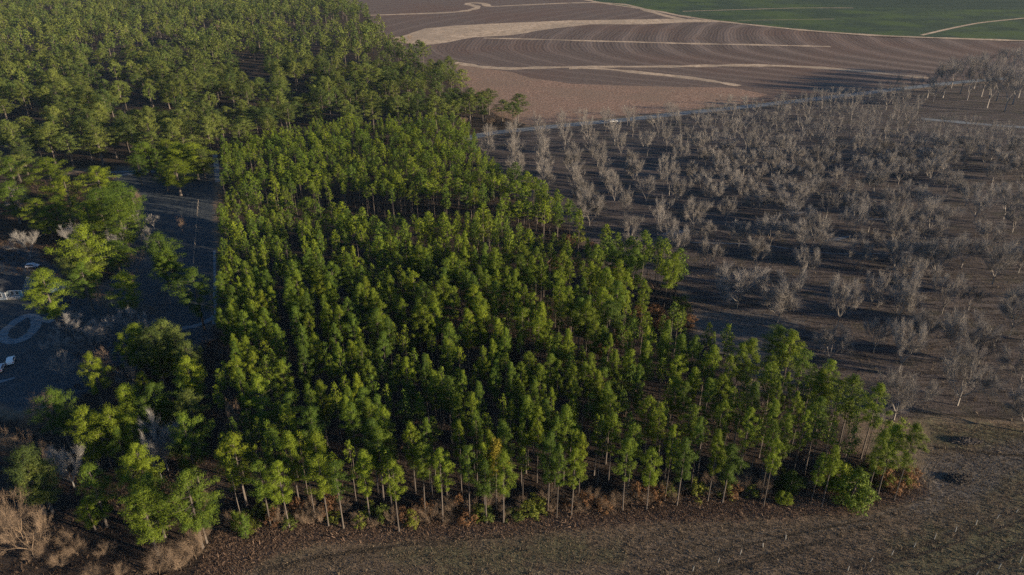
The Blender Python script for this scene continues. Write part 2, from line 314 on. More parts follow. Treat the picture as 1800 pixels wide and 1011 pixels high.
# yard: tracks and the drive
strip('gravel_drive', pts("8,598 2,592 8,580 26,567 40,556 56,553 66,560 64,574 54,588 38,598 22,602 8,598"), 3.0, M['drive'], 0.03, 0.6)
strip('gravel_drive', pts("60,562 75,560 92,566"), 2.6, M['drive'], 0.04, 0.6)
strip('gravel_drive', pts("185,312 215,307 245,304 272,302"), 4.0, M['drive'], 0.04, 0.8)
strip('gravel_drive', pts("186,303 215,303 262,298"), 3.0, M['drive'], 0.05, 0.8)
strip('gravel_drive', pts("378,272 380,290 383,320"), 2.6, M['drive'], 0.04, 0.5)
strip('gravel_drive', pts("320,577 345,574 362,566 378,555"), 2.0, M['drive'], 0.04, 0.5)
strip('footpath', pts("-20,676 6,670 26,664"), lambda k: 2.4-1.6*k, M['drive'], 0.03, 0.3)
strip('farm_track', pts("377,440 377,500 380,540 376,570"), 1.0, M['drive'], 0.03, 0.4)

# ------------------------------------------------------------------ tree builders
def needles(cent, size, n, ln, wd, seed, up=0.35):
    g = np.random.default_rng(seed); N = len(cent)*n
    c = np.repeat(cent, n, 0); s = np.repeat(size, n)[:, None]
    d = g.normal(size=(N, 3)); d /= np.linalg.norm(d, axis=1)[:, None]
    p = c+d*s*(g.random((N, 1))**0.45)*np.array([1, 1, 0.72])
    out = c*np.array([1, 1, 0.0]); out /= np.linalg.norm(out, axis=1)[:, None]+0.6
    nm = d+out*0.5+np.array([0, 0, .25])+g.normal(size=(N, 3))*0.42; nm /= np.linalg.norm(nm, axis=1)[:, None]
    ax = g.normal(size=(N, 3))+np.array([0, 0, up]); ax -= nm*(ax*nm).sum(1)[:, None]; ax /= np.linalg.norm(ax, axis=1)[:, None]+1e-9
    sd = np.cross(nm, ax)
    L = ln*g.uniform(0.6, 1.3, (N, 1)); W = wd*g.uniform(0.7, 1.3, (N, 1))
    V = np.stack([p-sd*W/2, p+sd*W/2, p+ax*L], 1).reshape(-1, 3)
    return V
def prism(segs, sides=3):
    S = np.array([(*a, *b, r0, r1) for a, b, r0, r1 in segs]); p0, p1 = S[:, :3], S[:, 3:6]; r0, r1 = S[:, 6:7], S[:, 7:8]
    d = p1-p0; d /= np.linalg.norm(d, axis=1)[:, None]+1e-9
    h = np.where(np.abs(d[:, 2:3]) > 0.9, np.array([[1.0, 0, 0]]), np.array([[0, 0, 1.0]])); u = np.cross(d, h); u /= np.linalg.norm(u, axis=1)[:, None]; v = np.cross(d, u)
    rings = []
    for P0, r in ((p0, r0), (p1, r1)):
        for k in range(sides):
            a = 2*math.pi*k/sides; rings.append(P0+(u*math.cos(a)+v*math.sin(a))*r)
    V = np.stack(rings, 1); n = len(S); base = np.arange(n)[:, None]*2*sides; F = []
    for k in range(sides):
        j = (k+1) % sides; F.append(base+np.array([[k, j, sides+j]])); F.append(base+np.array([[k, sides+j, sides+k]]))
    return V.reshape(-1, 3), np.stack(F, 1).reshape(-1, 3)

def pine_arrays(seed, H, cr, cb, kind, n, ln, wd, whorl, sides=6):
    g = random.Random(seed); cents, sizes, segs = [], [], []
    lx, ly = g.uniform(-.3, .3), g.uniform(-.3, .3); axis = lambda z: (lx*math.sin(z/H*2.5)*0.8, ly*math.sin(z/H*3)*0.8, z)
    zz = [0, 1.0, H*.25, H*.5, H*.75, H*.97]; rr = [0.26, 0.19, 0.16, 0.13, 0.08, 0.02]
    for a, b, ra, rb in zip(zz, zz[1:], rr, rr[1:]): segs.append((axis(a), axis(b), ra*cr/2.8*1.0, rb*cr/2.8*1.0))
    z = cb*H; ang = g.random()*6
    lop = g.uniform(0, 6.28); lobes = [(g.uniform(0, 6.28), g.uniform(.1, .9), g.uniform(.6, 1.3)) for _ in range(7)]
    while z < H:
        tt = (z-cb*H)/(H-cb*H)
        if kind == 'slim': prof = (1-tt**1.35)**0.85*min(1, 0.45+tt*2.2)
        elif kind == 'round': prof = math.sqrt(max(0.02, 1-(2*tt-0.75)**2*(.55 if tt < .375 else .98)))*(.75 if tt < .12 else 1)
        else: prof = (1-tt**2.2)**0.8*min(1, 0.42+tt*1.6)
        nb = g.randint(3, 5)
        for k in range(nb):
            ang += 2*math.pi/nb+g.uniform(-.35, .35); pr = prof*(1+0.15*math.cos(ang-lop))
            for la, lt, lf in lobes:
                if abs(tt-lt) < 0.16 and math.cos(ang-la) > 0.5: pr *= lf
            if g.random() < 0.16 and tt < 0.85: continue
            L = cr*pr*g.uniform(0.72, 1.12); ax = axis(z); rise = L*g.uniform(0.05, 0.4)
            tip = (ax[0]+L*math.cos(ang), ax[1]+L*math.sin(ang), z+rise)
            if L > 0.9: segs.append((ax, (tip[0]*.9+ax[0]*.1, tip[1]*.9+ax[1]*.1, tip[2]-.1), 0.045, 0.012))
            for q in ((1.0, 0.72, 0.45) if L > 2.2 else (1.0, 0.6) if L > 1.1 else (0.9,)):
                if q < 0.9 and g.random() < 0.25: continue
                cents.append((ax[0]+(tip[0]-ax[0])*q+g.uniform(-.3, .3), ax[1]+(tip[1]-ax[1])*q+g.uniform(-.3, .3), z+rise*q+g.uniform(-.15, .25)))
                sizes.append((0.52+0.24*cr*q*0.6)*g.uniform(0.7, 1.25))
        z += whorl*g.uniform(0.75, 1.25)
    cents.append(axis(H-.25)); sizes.append(.45)
    for _ in range(5):   # dead stubs below the crown
        z = g.uniform(.45, 1)*cb*H; a = g.random()*6.28; L = g.uniform(.5, 1.5); ax = axis(z)
        segs.append((ax, (ax[0]+L*math.cos(a), ax[1]+L*math.sin(a), z+.1), .03, .01))
    cv = needles(np.array(cents), np.array(sizes), n, ln, wd, seed); tv, tf = prism(segs, sides)
    return cv, tv, tf
def tri_faces(n): return np.arange(n*3).reshape(-1, 3)
def pine_proto(seed, H, cr, cb, kind, n, ln, wd, whorl, leaf, bark='bark', sides=6):
    cv, tv, tf = pine_arrays(seed, H, cr, cb, kind, n, ln, wd, whorl, sides)
    cr = float(np.percentile(np.hypot(cv[:, 0], cv[:, 1]), 90))
    return dict(H=H, cr=cr, crown=mesh_np('crown', cv, tri_faces(len(cv)//3), M[leaf]), trunk=mesh_np('trunk', tv, tf, M[bark]), raw=(cv, tv, tf))
NEAR = [pine_proto(100+k, 20.0, 2.8, g_, kd, 135, 0.33, 0.085, 1.0, 'pine') for k, (g_, kd) in enumerate([(.44, 'slim'), (.50, 'full'), (.42, 'full'), (.54, 'slim'), (.46, 'full'), (.44, 'round'), (.50, 'full'), (.56, 'round'), (.50, 'round'), (.42, 'full')])]
WIDE = [pine_proto(130+k, 20.0, 4.0, g_, kd, 140, 0.36, 0.095, 1.0, 'pine') for k, (g_, kd) in enumerate([(.40, 'full'), (.50, 'round'), (.34, 'full'), (.44, 'round')])]
OLD = [pine_proto(150+k, 22.0, 5.0, g_, kd, 52, 0.52, 0.18, 1.05, 'pine_old') for k, (g_, kd) in enumerate([(.42, 'round'), (.36, 'full'), (.5, 'round'), (.4, 'full'), (.46, 'round')])]
YARDP = [pine_proto(160+k, 18.0, 4.6, g_, kd, 105, 0.38, 0.10, 0.8, 'pine_old' if k == 0 else 'pine') for k, (g_, kd) in enumerate([(.26, 'full'), (.32, 'round'), (.22, 'full'), (.28, 'full'), (.34, 'round'), (.2, 'full')])]
SHORT = [pine_proto(170+k, 8.0, 2.6, 0.08, 'full', 36, 0.45, 0.16, 0.5, 'pine') for k in range(2)]
YELL = [pine_proto(180, 20.0, 2.2, .6, 'slim', 34, 0.46, 0.16, 0.6, 'yellow_pine')]

def bare_arrays(seed, H, spread, trunk_h, n_main, twigs, levels=4, r0=0.24, up=0.5, tw=0.03, tl=0.9, lean=0.0, jit=.28):
    """a leafless tree: short trunk, rising limbs that keep forking, fine twigs at the ends"""
    g = random.Random(seed); segs = []; ends = []
    def grow(p, d, L, r, lv):
        n = 3; q = p
        for k in range(n):
            d = (d+Vector((g.gauss(0, .13), g.gauss(0, .13), g.gauss(0, .08)+.05*up))).normalized()
            q2 = q+d*(L/n); ra = r*(1-.45*k/n); rb = r*(1-.45*(k+1)/n); segs.append((tuple(q), tuple(q2), ra, rb)); q = q2
            if lv < levels and k >= 1 and g.random() < 0.6:
                s = (d+Vector((g.gauss(0, .75), g.gauss(0, .75), g.gauss(.1, .4)))).normalized(); grow(q, s, L*g.uniform(.42, .62), rb*.55, lv+1)
            if lv >= 2: ends.append((q, d))
        if lv < levels:
            for _ in range(2 if lv else 3):
                s = (d+Vector((g.gauss(0, .42), g.gauss(0, .42), g.gauss(.12, .25)))).normalized(); grow(q, s, L*g.uniform(.55, .78), r*.5, lv+1)
        else: ends.append((q, d))
    top = Vector((lean, 0, trunk_h)); segs.append(((0, 0, -0.3), (lean*.5, 0, trunk_h*.5), r0*1.25, r0)); segs.append(((lean*.5, 0, trunk_h*.5), tuple(top), r0, r0*.85))
    a0 = g.random()*6.28
    for k in range(n_main):
        a = a0+2*math.pi*k/n_main+g.uniform(-.4, .4); s = spread*g.uniform(.55, 1.15)
        d = Vector((math.cos(a)*s, math.sin(a)*s, 1)).normalized(); grow(top, d, (H-trunk_h)*g.uniform(.36, .46), r0*.6, 1)
    tv, tf = prism(segs, 3)
    zmax = tv[:, 2].max(); k = H/zmax; tv[:, 2] *= k
    e = np.array([(*q, *d) for q, d in ends]); rg = np.random.default_rng(seed); j = rg.integers(0, len(e), twigs)
    p = e[j, :3]*np.array([1, 1, k]); dd = e[j, 3:]+rg.normal(size=(twigs, 3))*.38+np.array([0, 0, .1]); dd /= np.linalg.norm(dd, axis=1)[:, None]
    p = p-dd*rg.random((twigs, 1))*tl*.7+rg.normal(size=(twigs, 3))*jit
    sdv = np.cross(dd, rg.normal(size=(twigs, 3))); sdv /= np.linalg.norm(sdv, axis=1)[:, None]
    L = tl*rg.uniform(.5, 1.3, (twigs, 1)); cv = np.stack([p-sdv*tw/2, p+sdv*tw/2, p+dd*L], 1).reshape(-1, 3)
    return cv, tv, tf
def bare_proto(seed, H, spread, th, nm, twigs, mat, **kw):
    cv, tv, tf = bare_arrays(seed, H, spread, th, nm, twigs, **kw)
    cr = float(np.percentile(np.hypot(cv[:, 0], cv[:, 1]), 96))
    return dict(H=H, cr=cr, crown=mesh_np('crown', cv, tri_faces(len(cv)//3), M[mat]), trunk=mesh_np('trunk', tv, tf, M[mat]), raw=(cv, tv, tf))
PECAN = [bare_proto(200+k, 14.0, .6+.12*(k % 3), 2.4, 5, 3600, 'twig', tw=.034, tl=2.0) for k in range(6)]
PECANF = [bare_proto(230+k, 14.0, .6+.12*(k % 3), 2.4, 5, 1900, 'twig', tw=.034, tl=1.8, levels=3) for k in range(5)]
PECANW = [bare_proto(220+k, 14.0, .95, 2.2, 6, 7500, 'twig', tw=.042, tl=2.0) for k in range(4)]
GREYT = [bare_proto(240+k, 14.0, .8, 2.0, 5, 5000, 'twig_grey', tw=.036, tl=1.7) for k in range(3)]
DARKT = [bare_proto(250+k, 22.0, .7, 4.5, 4, 4200, 'twig_dark', tw=.034, r0=.4, tl=3.2) for k in range(3)]
RUST = [bare_proto(260+k, 12.0, .75, 1.6, 6, 3200, 'twig_rust', tw=.022, tl=1.5, r0=.13) for k in range(3)]
BUSH = [bare_proto(270+k, 4.0, 1.1, .3, 8, 1500, 'twig_rust', tw=.014, tl=1.1, r0=.03, levels=3, jit=.2) for k in range(6)]
def bush_leafy(seed, H, r, mat):
    g = random.Random(seed); c = []; s = []
    for _ in range(26):
        a, q, z = g.uniform(0, 6.28), g.random()**.5, g.random(); rr = r*q*math.sqrt(max(0, 1-(z-.35)**2*1.6)); c.append((rr*math.cos(a), rr*math.sin(a), .25+z*H*.85)); s.append(g.uniform(.35, .6)*r/1.6)
    cv = needles(np.array(c), np.array(s), 40, .3, .13, seed); tv, tf = prism([((0, 0, -.1), (x*.7, y*.7, z*.8), .05, .02) for x, y, z in c[:8]], 4)
    return dict(H=H, cr=r, crown=mesh_np('crown', cv, tri_faces(len(cv)//3), M[mat]), trunk=mesh_np('trunk', tv, tf, M['bark']), raw=(cv, tv, tf))
LEAFY = [bush_leafy(300+k, 3.0, 1.7, 'shrub_green') for k in range(3)]
RUSTY = [bush_leafy(310+k, 3.0, 1.8, 'shrub_rust') for k in range(3)]

def plant(pr, X, Y, H, cr, name, label, cat, group, rz=None, lean=None):
    t_ = empty(name, (X, Y, ground(Y)), rnd.uniform(0, 6.28) if rz is None else rz)
    t_.scale = (cr/pr['cr'], cr/pr['cr'], H/pr['H'])
    if lean: t_.rotation_euler = (lean[0], lean[1], t_.rotation_euler[2])
    for part in ('trunk', 'crown'): mobj(part, pr[part], t_)
    tag(t_, label, cat, group); return t_
def mass(name, items, mats, label, cat, kind='stuff'):
    """many plants too numerous to count as ONE mesh; items = (arrays, X, Y, H scale, r scale, tint)"""
    VV, FF, FM, TT, off = [], [], [], [], 0
    for (cv, tv, tf), X, Y, sh, sr, tint in items:
        a = rnd.uniform(0, 6.28); ca, sa = math.cos(a), math.sin(a)
        for vv, ff, mi in ((cv, None, 0), (tv, tf, 1)):
            if len(vv) == 0: continue
            w = np.empty_like(vv); w[:, 0] = (vv[:, 0]*ca-vv[:, 1]*sa)*sr+X; w[:, 1] = (vv[:, 0]*sa+vv[:, 1]*ca)*sr+Y; w[:, 2] = vv[:, 2]*sh+ground(Y)
            f = tri_faces(len(vv)//3) if ff is None else ff
            VV.append(w); FF.append(f+off); FM.append(np.full(len(f), mi)); TT.append(np.full(len(w), tint)); off += len(w)
    me = mesh_np(name, np.concatenate(VV), np.concatenate(FF), mats, np.concatenate(FM), {'tint': np.concatenate(TT)})
    return tag(mobj(name, me), label, cat, kind=kind)
ORD = ['first', 'second', 'third', 'fourth', 'fifth', 'sixth', 'seventh', 'eighth', 'ninth', 'tenth', 'eleventh', 'twelfth', 'thirteenth', 'fourteenth', 'fifteenth', 'sixteenth', 'seventeenth', 'eighteenth', 'nineteenth', 'twentieth']
def od(k):
    if k < 20: return ORD[k]
    k += 1; return f"{k}{'th' if 10 < k % 100 < 14 else {1: 'st', 2: 'nd', 3: 'rd'}.get(k % 10, 'th')}"

# ------------------------------------------------------------------ the plantation: crown tops read off the photograph
TOPS = []
TOPS += tile(380, 700, 5.616, "150,360,130 545,300,90 700,340,80 400,445,75 410,620,105 600,615,105 740,810,60 690,100,90 930,85,100 965,330,100 1000,560,110 1165,620,100 1330,70,80 1480,0,70 1640,110,80 1525,215,90 1440,515,85 1740,620,85 1580,300,110 1270,0,40")
TOPS += tile(700, 700, 5.616, "120,240,75 275,215,65 600,235,60 215,440,70 335,455,40 400,520,95 10,660,40 680,480,80 835,440,60 895,330,50 1030,240,80 860,630,90 1035,525,90 1120,650,60 1120,30,60 1270,0,80 1385,90,60 1480,35,75 1660,80,90 1570,200,60 1500,350,80 1590,480,60 1480,760,80 1740,510,90 1760,300,60 590,0,60 730,-30,80 760,120,60")
TOPS += tile(1020, 700, 5.616, "20,350,60 215,190,55 330,165,70 300,-20,100 550,175,40 530,245,75 640,380,60 480,420,90 720,500,90 700,-20,90 800,65,60 925,280,60 1140,60,70 1195,205,55 1040,400,90 1370,320,70 1320,420,90 1500,460,110 1260,620,60 1480,0,110 1680,110,80")
TOPS += tile(380, 540, 5.616, "25,30,50 140,-10,45 250,20,60 350,-30,50 465,20,50 375,150,45 585,175,60 150,260,40 275,290,70 170,350,50 190,490,70 350,450,70 210,600,60 395,690,130 640,540,85 760,-10,60 900,-20,45 905,60,45 825,170,55 840,380,60 960,280,60 1090,-20,40 1205,0,55 1155,155,50 1345,70,55 1400,220,60 1570,30,75 1690,100,60 1650,260,70 1200,370,45 1320,345,60 1430,340,50 1490,520,60 1380,660,40 900,775,55 1010,730,75 1300,810,60 1430,800,70 1580,860,45 640,430,50 700,850,80")
TOPS += tile(700, 540, 5.616, "200,-20,100 380,-20,70 495,170,65 480,325,60 680,30,60 800,-10,110 830,380,50 930,330,45 980,120,60 1060,205,50 1225,10,85 1400,-20,60 1500,120,50 1390,110,50 1680,220,55 1590,250,55 260,455,50 70,510,65 340,640,60 500,680,80 640,640,55 785,750,50 720,830,80 590,870,60 970,540,50 1110,555,55 1215,540,55 1290,440,75 1400,580,65 1220,755,50 1290,890,50 1345,730,50 1515,815,55 1460,930,70 1580,540,60 1500,460,50 1735,590,60 1740,700,50 1640,980,40")
TOPS += tile(1020, 540, 5.616, "60,-40,100 300,-60,120 150,150,60 240,190,60 300,280,40 480,230,50 660,200,50 660,340,60 870,135,50 840,250,60 1000,280,70 1135,320,65 1330,380,70 1610,370,80 1700,320,90 1480,490,60 350,430,50 500,430,70 115,450,55 50,540,60 230,600,70 180,640,60 590,580,50 270,750,60 370,890,60 960,480,60 1140,600,65 960,670,70 1040,740,50 690,790,85 800,960,50 1280,720,70 1430,665,80 1520,780,50 1440,920,70 1730,750,75 1300,650,40")
TOPS += tile(1340, 560, 5.616, "190,100,120 310,140,120 430,300,85 110,430,75 260,550,60 130,820,60 170,640,50 350,740,60 690,425,95 600,500,85 590,800,85 930,585,110 1170,660,110 440,920,60 250,950,60")
TOPS += tile(1340, 700, 5.616, "130,30,60 250,170,75 140,230,50 150,400,60 450,120,70 640,290,75 590,5,70 740,470,50 600,540,60 1340,265,100 1530,270,90 1210,330,80")
TOPS += tile(370, 380, 5.616, "120,-10,55 110,225,40 220,60,60 290,80,50 390,20,50 490,0,60 420,120,55 330,200,40 180,310,50 130,390,55 245,385,50 330,440,55 500,230,45 505,290,45 410,345,30 90,545,50 90,600,50 180,490,40 440,505,45 370,600,45 290,685,40 200,680,45 490,740,50 545,540,50 590,710,60 650,205,50 670,300,55 790,430,70 840,540,70 760,630,60 790,720,50 830,850,60 885,45,50 970,35,40 1050,50,50 1070,150,40 920,200,30 1020,235,55 970,330,50 1045,310,45 1080,375,40 1015,460,60 1060,540,60 1190,450,65 1165,560,50 1165,650,40 1220,140,40 1320,140,35 1400,310,35 1350,375,55 1370,490,55 1480,490,45 1520,595,50 1470,660,65 1600,720,60 1480,95,50 1520,30,50 1680,60,70 1660,200,75 1770,180,50 1350,800,60 1110,790,55 1140,870,50 940,770,55 960,950,50 900,720,40 395,830,55 210,830,50 190,880,50 300,930,60 70,925,55 525,920,55 1250,900,70 1400,970,60 1640,930,70 1680,840,55 1760,580,50 1300,-10,90 1420,0,70")
TOPS += tile(690, 380, 5.616, "110,30,60 110,90,55 260,20,55 360,-10,80 500,-10,80 540,60,60 800,30,60 860,80,50 940,0,60 715,150,40 650,180,50 1010,120,50 1150,140,80 1350,130,50 15,200,50 40,350,50 170,260,50 260,290,70 330,320,60 350,400,50 425,220,45 360,280,40 545,210,30 720,240,50 715,320,40 815,330,35 840,280,40 910,280,45 1000,310,70 1010,400,60 900,400,50 1300,290,60 1270,400,70 1420,300,50 1390,390,45 1470,430,40 590,370,60 530,410,55 660,430,60 740,530,60 790,600,60 850,500,45 920,540,45 510,520,50 500,600,70 1130,490,40 1030,540,45 1210,540,50 1150,590,40 1350,510,60 1730,240,50 1680,350,60 1670,490,60 1620,540,50 1660,610,60 1740,700,60 1020,640,70 95,545,50 200,540,65 305,665,60 605,690,50 800,680,70 850,760,60 910,840,60 1185,700,40 1250,640,45 1310,700,45 1230,760,40 1380,760,60 1680,790,65 1470,860,60 1290,910,90 30,760,60 90,820,50 260,790,70 400,760,60 420,860,60 310,880,60")
TOPS += tile(1010, 380, 5.616, "50,-40,50 320,80,60 430,170,60 330,190,70 220,290,60 560,200,70 700,150,90 840,200,60 900,220,60 600,330,80 1050,320,90 1000,380,80 1160,480,50 450,430,55 380,300,60 170,460,60 220,510,60 320,520,70 520,550,50 690,650,50 350,620,60 430,660,80 90,620,40 30,700,50 60,820,80 140,790,70 280,720,80 930,430,70 960,560,70")
BACK = tile(370, 200, 5.616, "110,210,30 120,300,40 250,290,35 280,370,35 365,280,40 150,400,50 260,480,40 150,500,55 260,550,40 375,570,50 430,640,60 510,540,50 330,680,70 590,790,65 700,820,55 790,870,55 940,825,95 1060,890,60 1200,880,80 1290,870,65 1350,940,50 1490,925,60 100,890,50 385,950,50 630,640,40 690,520,50 760,560,70 600,575,40 570,260,45 450,220,50 640,210,50 755,220,50 890,225,40 1000,190,50 1060,250,50 870,340,40 910,410,50 990,365,35 1060,330,50 740,340,30 690,400,60 800,470,50 860,490,50 940,540,55 990,480,50 1040,560,50 1100,480,35 1200,410,45 1250,500,50 1300,550,50 1120,150,35 1210,220,40 1290,220,50 1350,150,40 1350,280,30 1370,0,60 1480,150,50 1540,290,50 1640,240,40 1610,320,40 1700,290,40 1790,110,50 1650,430,55 1560,420,45 1500,480,40 1380,500,45 1530,570,40 1700,520,50 1720,640,50 1640,620,45")
BACK += tile(690, 200, 5.616, "60,120,50 150,100,50 260,60,60 380,60,60 490,30,60 560,110,60 640,170,60 130,200,50 230,150,60 30,200,50 250,270,50 120,300,50 350,260,50 450,250,60 560,260,60 690,190,40 420,400,60 330,360,50 170,420,50 510,300,50 600,330,60 670,370,60 780,270,70 960,480,50 1040,490,60 1210,480,80 860,530,50 1330,570,70 1460,660,70 1630,750,60 1760,860,50 1100,600,60 940,590,50 740,560,60 640,560,60 540,580,50 420,540,60 300,540,50 280,600,60 340,660,60 400,650,50 520,700,50 640,640,60 740,700,60 800,690,50 890,690,60 1000,620,60 1220,660,60 1300,720,60 1110,790,60 1080,840,50 1240,870,60 1350,880,60 890,890,70 1480,740,60 1500,860,70 1560,820,60 1640,880,60 350,970,60 500,975,60 30,470,50 20,560,50 60,600,60 200,480,50")
NOTCH = pts("1095,556 1215,552 1230,600 1150,604")
def place_tops(lst, H0):
    out = []
    for x, y, hw in lst:
        H = H0*rnd.uniform(.94, 1.06); X, Y = at(x, y, H); _, _, z = screen(X, Y, H)
        while H > 9 and sdist(np.array([X]), np.array([Y]), PLANT)[0] > (3.5 if x > 1300 else 0.5):      # near the edge a tree is only as tall as its foot in the stand allows
            H -= 0.7; X, Y = at(x, y, H)
        if H > 12 and not (x > 1090 and y < 560 and inside(X, Y, NOTCH)): out.append([X, Y, H, max(1.5, hw*z/FPX*1.25), x, y])
    return out
front_pines = place_tops(TOPS, 20.0); back_pines = place_tops(BACK, 17.5)
# where several tops were read for one tree, keep the first
def thin(lst, dmin):
    keep = []
    for p in lst:
        if all((p[0]-q[0])**2+(p[1]-q[1])**2 > dmin*dmin for q in keep): keep.append(p)
    return keep
allp = thin(sorted(front_pines+back_pines, key=lambda p: p[1]), 2.2)
allp.sort(key=lambda p: math.hypot(p[0], p[1]))
ind, rest = allp[:300], allp[300:]
# ranks: bands of equal depth behind the brown field, numbered from the front
def rank_label(items, depth, fmt):
    bands = {}
    for p in items: bands.setdefault(int(p[1]//depth), []).append(p)
    lab = {}
    for bi, key in enumerate(sorted(bands)):
        for k, p in enumerate(sorted(bands[key], key=lambda p: p[0]/p[1])): lab[id(p)] = fmt(bi, k, p)
    return lab
lab = rank_label(ind, 7.0, lambda b, k, p: f"{'broad' if p[3] > 3.3 else 'slender'} green plantation pine, {od(k)} from the left in the {od(b)} rank behind the brown field")
for p in ind:
    wide = p[3] > 3.3
    pr = rnd.choice(WIDE if wide else NEAR)
    plant(pr, p[0], p[1], p[2], p[3], 'plantation_pine', lab[id(p)], 'pine tree', 'pines of the plantation block')
# the rest of the plantation: far crowns, and the crowded smaller trees between the crowns
MID = [pine_arrays(400+k, 20.0, 2.8, g_, 'slim' if k % 2 else 'full', 16, 0.62, 0.24, 0.85, 4) for k, g_ in enumerate([.45, .5, .55, .5, .6, .42])]
LOW = [pine_arrays(420+k, 20.0, 2.8, .58+.03*k, 'slim', 12, 0.62, 0.24, 0.85, 4) for k in range(4)]
GAP = [pts("1100,540 1225,540 1245,610 1180,618 1105,606"), pts("1020,425 1060,470 1100,484 1075,500 1010,470"), pts("470,392 620,384 760,392 900,382 950,402 800,432 640,432 500,424"), pts("1090,550 1215,545 1235,605 1110,612"), pts("880,420 1000,420 1010,470 960,480"), pts("785,560 860,555 870,640 800,650"), pts("700,590 760,590 770,640 700,640")]
items = [(rnd.choice(MID), p[0], p[1], p[2]/20, p[3]/2.8, rnd.random()) for p in rest]
occ = np.array([(p[0], p[1]) for p in allp]); PX = np.array(PLANT)
gxs = np.arange(PX[:, 0].min(), PX[:, 0].max(), 4.0)
for yy in np.arange(PX[:, 1].min(), PX[:, 1].max(), 4.2):
    for xx in gxs:
        # rows run towards the far left, as the plantation's left edge does
        X = xx+rnd.uniform(-.8, .8); Y = yy+rnd.uniform(-1.2, 1.2)
        if sdist(np.array([X]), np.array([Y]), PLANT)[0] > -2.0: continue
        d = np.hypot(occ[:, 0]-X, occ[:, 1]-Y).min()
        if d < 2.8 or rnd.random() < 0.45: continue
        if any(inside(X, Y, gp) for gp in GAP): continue
        s = rnd.uniform(.74, .88)*(1 if Y < 260 else .9)
        items.append((rnd.choice(LOW), X, Y, s, rnd.uniform(.55, .85), rnd.random()))
mass('pine_stand', items, [M['pine'], M['bark']], 'crowded pines filling the far part and the inner rows of the plantation', 'pine stand')

o = at(871, 772, 19.0); plant(YELL[0], o[0], o[1], 18.5, 1.9, 'pine_tree', 'small pine with yellow needles standing among the front green pines', 'pine tree', None)
# low evergreen at the right front corner
for (x, y, H, r, lb) in ((1512, 832, 9.0, 4.0, 'short bushy pine at the field edge beside the right corner of the plantation'), (1480, 814, 8.0, 3.4, 'short dark pine behind the bushy one at the plantation corner'),
                         (424, 905, 6.5, 1.3, 'taller of two thin pine saplings at the front left plantation corner'), (409, 900, 5.5, 1.0, 'smaller of two thin pine saplings at the front left plantation corner'),
                         (1375, 864, 3.6, 1.2, 'larger of two yellow green pine seedlings by the dark front edge'), (1387, 867, 3.2, 1.0, 'smaller of two yellow green pine seedlings by the dark front edge'), (1395, 828, 6.5, 1.8, 'thin young pine in the dark gap between front trunks')):
    X, Y = at(x, y, H); plant(rnd.choice(SHORT), X, Y, H, r, 'young_pine', lb, 'young pine', None)

# ------------------------------------------------------------------ far forest on the upper left
def scatter(poly, sp, n, excl=(), seed=1, weight=None):
    g = random.Random(seed); p = np.array(poly); x0, y0 = p.min(0); x1, y1 = p.max(0); cell = {}; out = []
    for _ in range(n):
        X, Y = g.uniform(x0, x1), g.uniform(y0, y1); s = sp(X, Y) if callable(sp) else sp
        i, j = int(X//12), int(Y//12)
        if any((X-a)**2+(Y-b)**2 < (s*.5+c*.5)**2 for di in (-1, 0, 1) for dj in (-1, 0, 1) for a, b, c in cell.get((i+di, j+dj), ())): continue
        cell.setdefault((i, j), []).append((X, Y, s)); out.append((X, Y))
    a = np.array(out); m = sdist(a[:, 0], a[:, 1], poly) < -1.5
    for e in excl: m &= sdist(a[:, 0], a[:, 1], e) > 0
    return [tuple(v) for v in a[m]]
CLEAR = [pts("500,55 640,55 640,66 510,70"), pts("320,62 420,60 425,70 330,76"), pts("500,165 545,160 550,200 510,205"), pts("205,205 300,205 310,222 210,225"), pts("420,140 470,138 478,160 425,160"), pts("350,195 430,198 430,212 350,214")]
fp = scatter(FOREST, lambda x, y: 10.6, 60000, CLEAR, 5)
from mathutils import noise as mnoise
fp = [p for p in fp if mnoise.noise((p[0]/38, p[1]/38, 0.3)) > -0.27]
fp = [p for p in fp if -60 < screen(p[0], p[1], ground(p[1]))[0] < 1000]
fp.sort(key=lambda p: math.hypot(*p)); NF = len(fp)
fi = []
for X, Y in fp:
    H = rnd.uniform(14, 24); fi.append([X, Y, H, rnd.uniform(4.2, 6.8)])
lab = rank_label(fi[:300], 16.0, lambda b, k, p: f"{'broad' if p[3] > 4.6 else 'narrow'} olive pine of the far forest, {od(k)} from left in its {od(b)} rank back")
for p in fi[:300]: plant(rnd.choice(OLD), p[0], p[1], p[2], p[3], 'forest_pine', lab[id(p)], 'pine tree', 'old pines of the far forest')
FM = [pine_arrays(500+k, 22.0, 5.0, g_, kd, 12, 0.9, 0.48, 1.3, 4) for k, (g_, kd) in enumerate([(.42, 'round'), (.36, 'full'), (.5, 'round'), (.45, 'full')])]
FF_ = [pine_arrays(520+k, 22.0, 5.0, g_, kd, 4, 1.5, 0.85, 1.8, 3) for k, (g_, kd) in enumerate([(.42, 'round'), (.36, 'full'), (.5, 'round'), (.45, 'full')])]
items = [(rnd.choice(FM if p[1] < 720 else FF_), p[0], p[1], p[2]/22, p[3]/5, rnd.random()) for p in fi[300:]]
mass('pine_forest', items, [M['pine_old'], M['bark']], 'olive green pine forest running to the top left of the view', 'forest')
